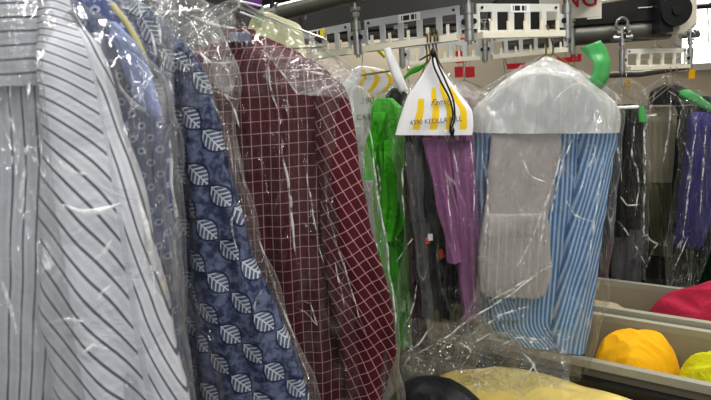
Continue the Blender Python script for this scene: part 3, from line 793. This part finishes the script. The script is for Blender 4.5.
# blue striped shirt + stone apron
S5 = shirt('blue_striped_shirt', 'light blue and white striped shirt under a frosted shoulder film', 1.575,
    [(72, 536, 556), (84, 510, 578), (104, 484, 606), (128, 474, 614), (200, 476, 606), (260, 478, 596), (318, 482, 584), (345, 520, 580)],
    [(112, 584, 608), (130, 580, 615), (180, 574, 609), (230, 566, 602), (290, 556, 594), (330, 552, 588), (350, 556, 584)], .032, MAT['bstripe'], 111, sleeve_uv=rot_uv(-8), sl_dy=-.032, fold=(5, .006))
sheetloft('sleeve', [(112, 476, 500), (140, 474, 504), (200, 476, 500), (270, 480, 505), (318, 490, 520)], 1.545, .022, MAT['bstripe'], S5, 50, 40, (9, .006), seed=118, toptaper=.5)
sheetloft('collar', [(66, 536, 556), (72, 532, 560), (84, 530, 564)], 1.575, .03, MAT['bstripe'], S5, 14, 30, (3, .002), seed=119, toptaper=.8)
AP = thing('stone_skirt', 'pale stone grey ruffled skirt hung in front of the blue striped shirt', 'skirt', at(525, 136, 1.485))
sheetloft('upper_panel', [(134, 492, 557), (139, 491, 560), (180, 487, 556), (212, 485, 548), (220, 484, 546)], 1.492, .016, MAT['stone'], AP, 40, 50, (7, .005), seed=121, toptaper=.6)
sheetloft('ruffle', [(213, 484, 546), (222, 482, 549), (250, 479, 550), (275, 478, 549), (287, 479, 547), (293, 482, 545), (296, 488, 541)], 1.487, .020, MAT['ruffle'], AP, 50, 110, (22, .012), seed=123, toptaper=.8)
bag('clear plastic bag over the blue striped shirt and stone skirt', [(56, 541, 549), (66, 524, 566), (80, 500, 590), (100, 474, 616), (130, 466, 620), (200, 466, 612), (270, 464, 604), (320, 452, 596), (352, 440, 590), (368, 436, 580)], 1.535, .115, film['mid'], 127, .007, 120, 120)
sc_ = bag('frosted white shoulder cover over the blue striped shirt', [(57, 542, 551), (66, 527, 568), (80, 505, 586), (100, 484, 609), (116, 473, 618), (132, 470, 620)], 1.535, .088, m_film('milky white film', 1.1, .4, (236, 235, 230), .4), 131, .006, 60, 80, name='shoulder_cover', toptaper=.6)
for u, Y, lab in ((546, 1.525, 'wire hanger holding the blue striped shirt'), (553, 1.54, 'wire hanger holding the stone skirt')):
    hanger(atz(u, Y, RZ - .012), .11, .075, lab, 'brass', rise=.055)

# green ribbon curl
def ribbon(label, pts, ws, axs, mat='ribbon'):
    return tag(strip('ribbon', [at(*p) for p in pts], ws, axs, MAT[mat], n=40), label, 'ribbon')
ribbon('bright green plastic ribbon curling above the blue striped shirt', [(590, 44, 1.50), (596, 52, 1.50), (602, 64, 1.49), (600, 76, 1.49), (592, 86, 1.50), (581, 89, 1.51)],
       [.058, .060, .056, .054, .05, .016], [Vector((1, 0, .3)), Vector((1, .1, .15)), Vector((1, .3, 0)), Vector((1, .2, -.1)), Vector((.9, 0, -.5)), Vector((.4, 0, -.9))])

# ------------------------------------------------------------------ right garments
garment('black_jacket', 'black glossy jacket in a bag right of the blue striped shirt', [
    ('body', [(104, 616, 634), (110, 610, 640), (130, 606, 642), (180, 604, 641), (228, 602, 640)], 'blackc', 0, .035, None),
    ('sleeve', [(112, 610, 622), (150, 606, 622), (200, 606, 624), (236, 604, 626)], 'charcoal', -.05, .02, None)], 2.15, 141, 'jacket')
garment('grey_skirt', 'pale grey garment hanging below the black jacket', [
    ('body', [(205, 618, 638), (222, 616, 640), (250, 614, 640), (290, 612, 640)], 'lgrey', 0, .03, None)], 2.22, 143, 'skirt')
garment('black_trousers', 'black trousers low beside the grey garment, left of it', [
    ('waistband', [(196, 596, 616), (200, 596, 618), (204, 596, 618)], 'blackc', 0, .03, None),
    ('leg', [(203, 596, 608), (250, 596, 606), (300, 596, 606)], 'blackc', -.01, .02, None),
    ('leg', [(203, 606, 618), (250, 606, 617), (300, 606, 616)], 'charcoal', .01, .02, None)], 2.3, 144, 'trousers')
bag('clear plastic bag over the black jacket', [(78, 620, 628), (88, 606, 640), (104, 602, 645), (150, 598, 646), (220, 596, 644), (275, 604, 644)], 2.17, .10, film['far'], 147, .006, 80, 80)
m = MB(); m.tube([at(614, 108, 2.06), at(638, 107, 2.06)], .006, 8); tag(m.build('hanger_bar', MAT['paper'], None, True), 'white hanger bar across the top of the black jacket', 'hanger')
garment('olive_trousers', 'olive trousers folded over a hanger with a khaki upper part', [
    ('waistband', [(105, 648, 673), (110, 646, 675), (116, 645, 676)], 'khaki', 0, .04, None),
    ('seat_panel', [(112, 645, 676), (140, 645, 673), (170, 646, 672), (182, 648, 671)], 'khaki', -.02, .03, None),
    ('leg', [(180, 648, 660), (220, 650, 662), (255, 652, 664)], 'olive', -.03, .025, None),
    ('leg', [(180, 658, 672), (220, 658, 670), (256, 659, 670)], 'olive', -.015, .025, None)], 2.45, 151, 'trousers')
garment('black_coat', 'black coat behind the olive trousers', [
    ('body', [(84, 664, 676), (92, 652, 690), (110, 648, 694), (180, 640, 690), (250, 642, 688), (278, 646, 684)], 'blackc', 0, .035, None),
    ('sleeve', [(100, 676, 690), (140, 676, 692), (200, 674, 690), (262, 672, 688)], 'blackc', -.06, .024, None)], 2.58, 155, 'coat')
garment('violet_shirt', 'violet blue shirt in a bag at the right edge', [
    ('body', [(112, 694, 704), (118, 690, 712), (150, 687, 716), (200, 680, 712), (245, 676, 702)], 'violet', 0, .035, None),
    ('sleeve', [(118, 690, 702), (160, 687, 702), (200, 683, 696), (238, 678, 692)], 'violet', -.045, .02, None)], 2.28, 159, 'shirt')
garment('navy_coat', 'dark navy coat cut off by the right edge', [
    ('body', [(96, 704, 718), (108, 698, 740), (150, 696, 752), (200, 698, 750), (252, 700, 746)], 'navy', 0, .04, None)], 2.42, 163, 'coat')
garment('navy_jacket', 'navy jacket hem hanging below the black coat', [
    ('body', [(104, 668, 680), (112, 652, 690), (200, 650, 692), (240, 652, 692), (270, 656, 690), (284, 662, 688)], 'navy', 0, .03, None)], 2.66, 165, 'jacket')
garment('dark_green_jacket', 'dark green jacket low at the right edge above the raspberry cloth', [
    ('body', [(104, 704, 714), (112, 692, 722), (200, 690, 722), (245, 688, 726), (265, 686, 726), (284, 690, 728)], 'dgreen', 0, .04, None)], 2.75, 167, 'jacket')
garment('green_sweater', 'dark green sweater hem left of the navy jacket hem', [
    ('body', [(104, 652, 662), (112, 644, 668), (200, 640, 664), (240, 638, 662), (270, 636, 664), (290, 636, 668)], 'dgreen', 0, .03, None)], 2.8, 169, 'sweater')
bag('clear plastic bag over the olive trousers and black coat', [(76, 663, 670), (86, 652, 682), (104, 642, 694), (150, 640, 694), (220, 636, 690), (270, 640, 686), (288, 650, 682)], 2.5, .135, film['far'], 173, .006, 80, 80)
bag('clear plastic bag over the violet blue shirt', [(90, 692, 698), (102, 686, 714), (118, 683, 722), (160, 682, 724), (220, 674, 714), (262, 668, 702), (290, 668, 692)], 2.26, .09, film['far'], 175, .006, 80, 80)
for u, Y, z, lab in ((668, 2.385, at(668, 65, 2.385).z, 'wire hanger holding the olive trousers below the far chain'), (674, 2.40, at(674, 65, 2.4).z, 'wire hanger holding the black coat below the far chain')):
    hanger(atz(u, Y, z), .12, .09, lab, rise=.06)
for u, lab in ((674, 'wire hanger of the navy jacket behind the black coat'), (709, 'wire hanger of the dark green jacket at the right edge'), (657, 'wire hanger of the dark green sweater behind the olive trousers')):
    hanger(Vector((atz(u, 2.7, 1.9).x, 2.7, 2.0145)), .10, .06, lab, rise=.16)
for u, v, Y, lab, tgt in ((624, 82, 2.15, 'wire hanger holding the black jacket', 0),):
    hanger(at(u, 72, 2.3), .15, .09, lab, rise=.07)
ribbon('green plastic ribbon lying over the black coat shoulder', [(679, 93, 2.30), (688, 95, 2.28), (698, 100, 2.27), (711, 108, 2.27)], [.02, .045, .05, .035], [Vector((.2, 0, 1)), Vector((0, 0, 1)), Vector((-.1, 0, 1)), Vector((-.2, 0, 1))])
ribbon('small green ribbon corner right of the black jacket', [(641, 106, 2.05), (642, 114, 2.05), (643, 122, 2.05)], [.014, .028, .03], [XA, XA, XA])
for u, v, Y, lab in ((628, 83, 2.4, 'small orange yellow tag above the black jacket'), (692, 74, 2.4, 'small orange yellow tag right of the far chain')):
    m = MB(); m.box(at(u, v, Y), XA, YA, ZA, -.014, .014, 0, .001, -.02, .02); tag(m.build('card_tag', MAT['orange']), lab, 'tag')
m = MB(); m.tube([at(600, 75, 2.48), at(640, 74, 2.48), at(690, 66, 2.48)], .014, 10); tag(m.build('support_bar', MAT['grey_tube'], None, True), 'grey bar under the far conveyor chain', 'bar')

# ------------------------------------------------------------------ rear row
rear = [(352, 110, 'white', 2.42, 'white shirt in the rear row behind the paper capes'), (408, 100, 'beige', 2.5, 'beige shirt in the rear row behind the barred cape'),
        (464, 96, 'pinkst', 2.45, 'pale pink shirt in the rear row left of the frosted cover'), (505, 92, 'white', 2.5, 'white shirt in the rear row behind the frosted cover'),
        (575, 84, 'lgrey', 2.5, 'pale grey shirt in the rear row above the blue striped shirt')]
for i, (u, v, mt, Y, lab) in enumerate(rear):
    w = 34
    garment('rear_shirt', lab, [('body', [(v, u - 6, u + 6), (v + 7, u - 16, u + 18), (v + 22, u - w, u + w), (v + 80, u - w, u + w), (v + 200, u - w + 4, u + w - 4)], mt, 0, .03, None)], Y, 181 + i * 2, 'shirt')
    bag('hazy bag over the ' + lab.replace(' in the rear row', ' further back'), [(v - 14, u - 3, u + 3), (v - 6, u - 14, u + 14), (v + 12, u - w - 3, u + w + 3), (v + 90, u - w - 4, u + w + 4), (v + 215, u - w, u + w)], Y, .06, film['back'], 191 + i, .010, 50, 50)
    hanger(atz(u, Y - .05, RZ - .035), .15, .08, 'wire hanger of the ' + lab, rise=.06)
rr = thing('hanging_rail', 'dark rail far behind the rear chain carrying red tags', 'rail', Vector((-.3, 2.7, 2.0)))
MB().tube([Vector((-.3, 2.7, 2.0)), Vector((2.4, 2.7, 2.0))], .012, 12).build('rail_tube', MAT['dark'], rr, True)
for x in (-.2, 1.6): MB().tube([Vector((x, 2.7, 2.0)), Vector((x, 2.7, 3.0))], .008, 8).build('drop_rod', MAT['dark'], rr, True)
for i, (u, v, w, h, Y, lab) in enumerate(((463, 41, .07, .03, 2.6, 'red tag just under the front hinge'), (461, 57, .05, .055, 2.6, 'red tag seen through the rear chain'), (516, 66, .085, .025, 2.6, 'long red tag below the rear chain'),
        (459, 72, .04, .05, 2.6, 'red tag right of the cape top'), (470, 72, .045, .05, 2.6, 'red tag below the rear chain, left of the long one'), (493, 38, .04, .03, 2.6, 'small red tag under the right front plate'), (566, 60, .10, .025, 2.6, 'red tag left of the green ribbon curl'), (576, 58, .05, .035, 2.6, 'red tag directly behind the green ribbon curl'))):
    q = at(u, v, Y + .01 * i); m = MB(); m.box(q, XA, YA, ZA, -w / 2, w / 2, 0, .002, -h / 2, h / 2)
    t = thing('price_tag', lab, 'tag', q, 'red tags in the rear row')
    m.build('card', MAT['redtag'], t); MB().tube([q + ZA * (h / 2 - .004), Vector((q.x, 2.7, 2.0))], .0015, 6).build('string', MAT['wire'], t)

# glint streaks put into whitish crease strips on the film of each bag
def m_glint_crease():
    n = NT('whitish crease with glint')
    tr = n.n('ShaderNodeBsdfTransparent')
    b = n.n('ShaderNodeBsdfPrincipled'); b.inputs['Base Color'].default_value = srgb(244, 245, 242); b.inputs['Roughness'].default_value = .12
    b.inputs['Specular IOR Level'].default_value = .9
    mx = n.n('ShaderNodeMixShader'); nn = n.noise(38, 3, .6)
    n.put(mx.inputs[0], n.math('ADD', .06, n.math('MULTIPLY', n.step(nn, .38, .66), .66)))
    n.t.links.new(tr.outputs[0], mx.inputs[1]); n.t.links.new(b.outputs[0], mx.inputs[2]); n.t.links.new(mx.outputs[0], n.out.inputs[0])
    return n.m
GLINT_CREASE = m_glint_crease()
def glint_creases(parent, lines):
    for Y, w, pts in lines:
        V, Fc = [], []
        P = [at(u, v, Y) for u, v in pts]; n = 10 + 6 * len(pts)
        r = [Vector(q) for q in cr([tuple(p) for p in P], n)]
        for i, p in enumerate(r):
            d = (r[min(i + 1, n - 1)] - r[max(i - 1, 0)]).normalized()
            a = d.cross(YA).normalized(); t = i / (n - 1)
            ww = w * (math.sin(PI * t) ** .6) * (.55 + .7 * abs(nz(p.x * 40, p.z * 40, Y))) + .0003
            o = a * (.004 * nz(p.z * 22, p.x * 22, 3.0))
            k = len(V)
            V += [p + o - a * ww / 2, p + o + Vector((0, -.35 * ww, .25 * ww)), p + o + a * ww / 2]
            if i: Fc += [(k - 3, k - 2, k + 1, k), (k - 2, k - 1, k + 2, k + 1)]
        mesh('glint_crease', V, Fc, GLINT_CREASE, parent)
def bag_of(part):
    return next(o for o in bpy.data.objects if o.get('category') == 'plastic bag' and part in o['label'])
glint_creases(bag_of('pinstriped'), [(.50, .006, q) for q in (
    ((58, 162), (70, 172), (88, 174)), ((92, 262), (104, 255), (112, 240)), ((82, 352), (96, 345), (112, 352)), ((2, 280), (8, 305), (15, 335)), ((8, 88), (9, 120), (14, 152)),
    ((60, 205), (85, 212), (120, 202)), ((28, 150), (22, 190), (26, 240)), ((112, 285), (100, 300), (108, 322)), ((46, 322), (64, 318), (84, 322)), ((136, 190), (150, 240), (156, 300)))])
glint_creases(bag_of('ring dotted'), [(.683, .006, q) for q in (((148, 5), (158, 20), (160, 45)), ((115, 60), (118, 82), (140, 108), (163, 116)), ((150, 28), (156, 55), (150, 70)), ((168, 120), (174, 200), (178, 300)))])
glint_creases(bag_of('navy leaf'), [(.822, .0045, q) for q in (((190, 44), (215, 64), (238, 62)), ((198, 84), (220, 93), (238, 100)), ((210, 92), (216, 108), (224, 122)), ((236, 150), (244, 185), (254, 222)), ((255, 232), (266, 262), (288, 325), (308, 375)),
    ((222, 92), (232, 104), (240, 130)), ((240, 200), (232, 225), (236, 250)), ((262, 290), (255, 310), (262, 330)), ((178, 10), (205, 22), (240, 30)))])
glint_creases(bag_of('burgundy checked'), [(.980, .0075, ((281, 136), (284, 162), (290, 200), (296, 262)))] + [(.980, .004, q) for q in (((304, 160), (310, 195), (318, 240), (325, 264)), ((326, 205), (338, 248), (352, 290), (366, 335)),
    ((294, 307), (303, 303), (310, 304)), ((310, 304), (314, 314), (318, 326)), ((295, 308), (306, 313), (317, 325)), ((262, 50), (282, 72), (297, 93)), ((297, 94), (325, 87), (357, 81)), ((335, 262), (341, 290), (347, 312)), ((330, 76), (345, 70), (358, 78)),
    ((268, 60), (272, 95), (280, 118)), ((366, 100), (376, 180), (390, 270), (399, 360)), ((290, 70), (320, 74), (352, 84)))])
glint_creases(bag_of('trousers under the barred'), [(1.408, .0055, q) for q in (((446, 168), (450, 212), (456, 252)), ((452, 148), (456, 165), (460, 185)), ((413, 238), (404, 250), (396, 262)), ((478, 296), (458, 326), (440, 352)), ((408, 150), (402, 180), (404, 220)), ((418, 280), (412, 310), (400, 335)), ((470, 140), (474, 180), (473, 230)))])
glint_creases(bag_of('green blouse'), [(1.66, .006, q) for q in (((398, 168), (406, 186), (400, 204)), ((374, 150), (380, 180), (378, 215)), ((390, 128), (397, 150), (402, 158)))])
glint_creases(bag_of('stone skirt'), [(1.405, .0065, q) for q in (((566, 140), (551, 188), (531, 240), (514, 272)), ((576, 130), (562, 165), (549, 226)), ((550, 190), (543, 225), (540, 255)), ((597, 142), (588, 170), (578, 196)), ((488, 302), (520, 284), (556, 262)),
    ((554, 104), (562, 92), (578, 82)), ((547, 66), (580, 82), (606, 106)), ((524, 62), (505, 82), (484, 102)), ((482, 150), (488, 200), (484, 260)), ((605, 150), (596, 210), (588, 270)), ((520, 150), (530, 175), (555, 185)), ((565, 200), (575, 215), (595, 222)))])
glint_creases(bag_of('black jacket'), [(2.052, .010, q) for q in (((636, 118), (632, 150), (639, 182), (635, 216)), ((614, 218), (630, 236), (645, 264)), ((611, 128), (618, 150), (622, 182)), ((643, 112), (645, 170), (643, 250)), ((620, 196), (630, 206), (641, 204)))])
glint_creases(bag_of('black coat'), [(2.35, .010, q) for q in (((671, 92), (669, 128), (662, 168)), ((656, 90), (646, 128), (642, 182)), ((682, 108), (677, 140), (684, 160)), ((668, 90), (680, 100), (688, 122)), ((662, 240), (652, 252), (646, 268)), ((640, 225), (650, 240), (668, 246)))])
glint_creases(bag_of('violet'), [(2.155, .010, q) for q in (((698, 110), (692, 160), (685, 220), (680, 252)), ((688, 236), (682, 252), (672, 272)), ((706, 125), (703, 170), (700, 215)), ((684, 140), (690, 165), (686, 190)))])
# ------------------------------------------------------------------ bins, table, heaps
d = (atz(711, 1.28, .86) - atz(480, 1.66, .86)); d.z = 0; TX = d.normalized(); TY = ZA.cross(TX)      # TY points away
T0 = atz(480, 1.64, .85); T0.z = 0
tb = thing('work_table', 'work table with black raised back edge under the gold cloth', 'table', T0)
MB().box(T0, TX, TY, ZA, -.55, 1.1, -.62, 0, .75, .775).build('tabletop', plain('worn table top', (92, 88, 78), .5), tb)
MB().box(T0, TX, TY, ZA, -.55, 1.1, .0, .03, .70, .818).build('back_edge', MAT['black'], tb)
for x in (-.5, 1.05):
    for y in (-.58, -.04): MB().box(T0, TX, TY, ZA, x - .02, x + .02, y - .02, y + .02, 0, .75).build('leg', MAT['dark'], tb)
def tote(label, o, L, W, z0, z1, mat):
    root = thing('laundry_tote', label, 'bin', o + ZA * z0)
    m = MB(); tp = .03
    def ring(z, inset): return [o + TX * inset + TY * inset + ZA * z, o + TX * (L - inset) + TY * inset + ZA * z, o + TX * (L - inset) + TY * (W - inset) + ZA * z, o + TX * inset + TY * (W - inset) + ZA * z]
    v = ring(z1, 0) + ring(z0, tp) + ring(z1, .008) + ring(z0 + .01, tp + .008)
    f = []
    for k in range(4):
        j = (k + 1) % 4
        f += [(k, j, j + 4, k + 4), (8 + j, 8 + k, 12 + k, 12 + j)]
    f += [(4, 5, 6, 7), (12, 15, 14, 13)]
    m.add(v, f); m.build('tub', MAT[mat], root)
    r = MB()
    r.box(o, TX, TY, ZA, -.014, L + .014, -.014, .01, z1 - .018, z1 + .006); r.box(o, TX, TY, ZA, -.014, L + .014, W - .01, W + .014, z1 - .018, z1 + .006)
    r.box(o, TX, TY, ZA, -.014, .01, .01, W - .01, z1 - .018, z1 + .006); r.box(o, TX, TY, ZA, L - .01, L + .014, .01, W - .01, z1 - .018, z1 + .006)
    r.build('rim', MAT['tote_i'], root)
    for y in (0.0,):
        MB().tube([o + TX * (L / 2 - .05) + TY * (-.016) + ZA * (z1 - .07), o + TX * (L / 2 - .05) - TY * .03 + ZA * (z1 - .09), o + TX * (L / 2 + .05) - TY * .03 + ZA * (z1 - .09), o + TX * (L / 2 + .05) - TY * .016 + ZA * (z1 - .07)], .006, 8).build('handle', MAT['dark'], root, True)
    return root
A0 = T0 + TY * .05 + TX * .02
tote('long grey beige tote holding the yellow clothes behind the table', A0, 1.0, .36, .52, .856, 'tote')
B0 = T0 + TY * .45 + TX * .10
tote('rear grey beige tote holding the raspberry cloth', B0, 1.1, .30, .52, .872, 'tote')
# supports under totes
for nm, o, L, W, lab in (('tote_stand', A0, 1.0, .36, 'low stand under the front tote'), ('tote_stand', B0, 1.1, .30, 'low stand under the rear tote')):
    s_ = thing(nm, lab, 'stand', o)
    MB().box(o, TX, TY, ZA, .04, L - .04, .04, W - .04, .48, .52).build('shelf', MAT['dark'], s_)
    for x in (.06, L - .06):
        for y in (.06, W - .06): MB().box(o, TX, TY, ZA, x - .015, x + .015, y - .015, y + .015, 0, .48).build('leg', MAT['dark'], s_)
def on(u, Y, z, name, label, ra, rb, h, mat, seed, amp, cat='cloth', **k):
    c = atz(u, Y, z); c.z = z
    return tag(mound(name, c, TX, TY, ra, rb, h, MAT[mat], None, seed, amp, **k), label, cat)
def inA(x, y, z, name, label, ra, rb, h, mat, seed, amp, o=A0, **k):
    c = o + TX * x + TY * y; c.z = z
    return tag(mound(name, c, TX, TY, ra, rb, h, MAT[mat], None, seed, amp, **k), label, 'clothes')
inA(.40, .17, .75, 'folded_shirt', 'golden yellow shirt heaped in the front tote', .125, .14, .135, 'orange', 3, .03, ex=3, freq=7)
inA(.64, .17, .74, 'folded_shirt', 'lime yellow shirt crumpled in the front tote at right', .135, .14, .135, 'lime', 5, .04, ex=3, freq=9)
inA(.14, .17, .72, 'folded_shirt', 'dark folded cloth at the left end of the front tote', .11, .13, .09, 'charcoal', 6, .02, ex=3)
inA(.64, .15, .76, 'raspberry_cloth', 'raspberry pink cloth piled high in the rear tote', .36, .12, .175, 'pink', 7, .045, o=B0, ex=5, freq=7)
inA(.14, .15, .76, 'folded_shirt', 'beige cloth at the left end of the rear tote', .11, .11, .07, 'beige', 8, .02, o=B0, ex=3)
c = atz(545, 1.36, .775); c.z = .775
tag(mound('gold_garment', c, TX, TY, .33, .19, .045, MAT['gold'], None, 9, .020, freq=5, ex=6), 'pale gold satin garment spread on the work table', 'clothes')
c = atz(440, 1.20, .775); c.z = .775
tag(mound('black_garment_bag', c, TX, TY, .19, .13, .205, MAT['blackbag'], None, 12, .014, freq=5), 'smooth black vinyl garment bag bundled on the table at bottom centre', 'garment bag')
# loose film draped below the bags
flatfilm('plastic_film', [(400, 318, 1.42), (470, 322, 1.50), (462, 372, 1.34), (402, 372, 1.30)], 1, film['loose'], 'crumpled clear film hanging above the black vinyl bag', 11, .011, 60)
flatfilm('plastic_film', [(470, 300, 1.46), (552, 262, 1.46), (520, 330, 1.44), (428, 352, 1.42)], 1, film['loose'], 'clear film trailing diagonally below the stone skirt', 13, .009, 60)
flatfilm('plastic_film', [(462, 330, 1.42), (575, 330, 1.44), (565, 388, 1.26), (455, 396, 1.22)], 1, film['loose'], 'loose clear film draped over the gold garment', 17, .011, 60)

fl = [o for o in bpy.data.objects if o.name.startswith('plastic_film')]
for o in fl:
    if 'trailing' in o['label']: glint_creases(o, [(1.40, .007, q) for q in (((416, 354), (442, 340), (472, 318), (505, 298), (545, 268)), ((454, 350), (472, 344), (494, 330)), ((470, 336), (500, 316), (530, 306)))])
    if 'draped' in o['label']: glint_creases(o, [(1.25, .006, q) for q in (((455, 340), (470, 352), (462, 366)), ((500, 345), (520, 338), (555, 344)), ((522, 352), (532, 362), (540, 380)), ((545, 350), (534, 366), (518, 385)), ((470, 375), (480, 385), (476, 396)))])
    if 'above the black' in o['label']: glint_creases(o, [(1.28, .005, q) for q in (((404, 366), (412, 356), (424, 362)), ((404, 340), (418, 352), (430, 350)), ((428, 330), (418, 345), (408, 352)))])

# ------------------------------------------------------------------ light
def area(name, loc, target, sx, sy, power, col=(1, 1, 1)):
    l = bpy.data.lights.new(name, 'AREA'); l.shape = 'RECTANGLE'; l.size = sx; l.size_y = sy; l.energy = power; l.color = col
    o = bpy.data.objects.new(name, l); C.objects.link(o); o.location = loc
    o.rotation_euler = (Vector(target) - Vector(loc)).to_track_quat('-Z', 'Y').to_euler()
for i, (x, y, p) in enumerate(((-.9, .1, 13), (.5, .1, 15), (1.6, 1.0, 18), (-.5, 2.2, 16), (1.0, 2.4, 22), (2.2, 3.0, 24), (.2, -.9, 14), (.4, 4.2, 18))):
    area('fluorescent_light', (x, y, 2.9), (x, y, 0), .035, 1.2, p, (1, .98, .95))
area('film_glint_light', (1.3, -1.3, 2.1), (.3, 2, 1.2), .10, 1.6, 5, (.97, .98, 1))  # unseen strip lamps added behind the camera to streak the film
area('film_glint_light', (-1.0, -1.3, 2.1), (0, 2, 1.2), .08, 1.6, 4, (.97, .98, 1))
area('film_glint_light', (.2, -1.4, 2.3), (0, 2, 1.2), 1.4, .08, 4, (.97, .98, 1))
w = bpy.data.worlds.new('World'); bpy.context.scene.world = w; w.use_nodes = True
w.node_tree.nodes['Background'].inputs[0].default_value = (.95, .97, 1, 1); w.node_tree.nodes['Background'].inputs[1].default_value = .22
sc = bpy.context.scene
sc.view_settings.view_transform = 'Standard'; sc.view_settings.exposure = .38; sc.view_settings.gamma = .86
sc.cycles.transparent_max_bounces = 24; sc.cycles.max_bounces = 8
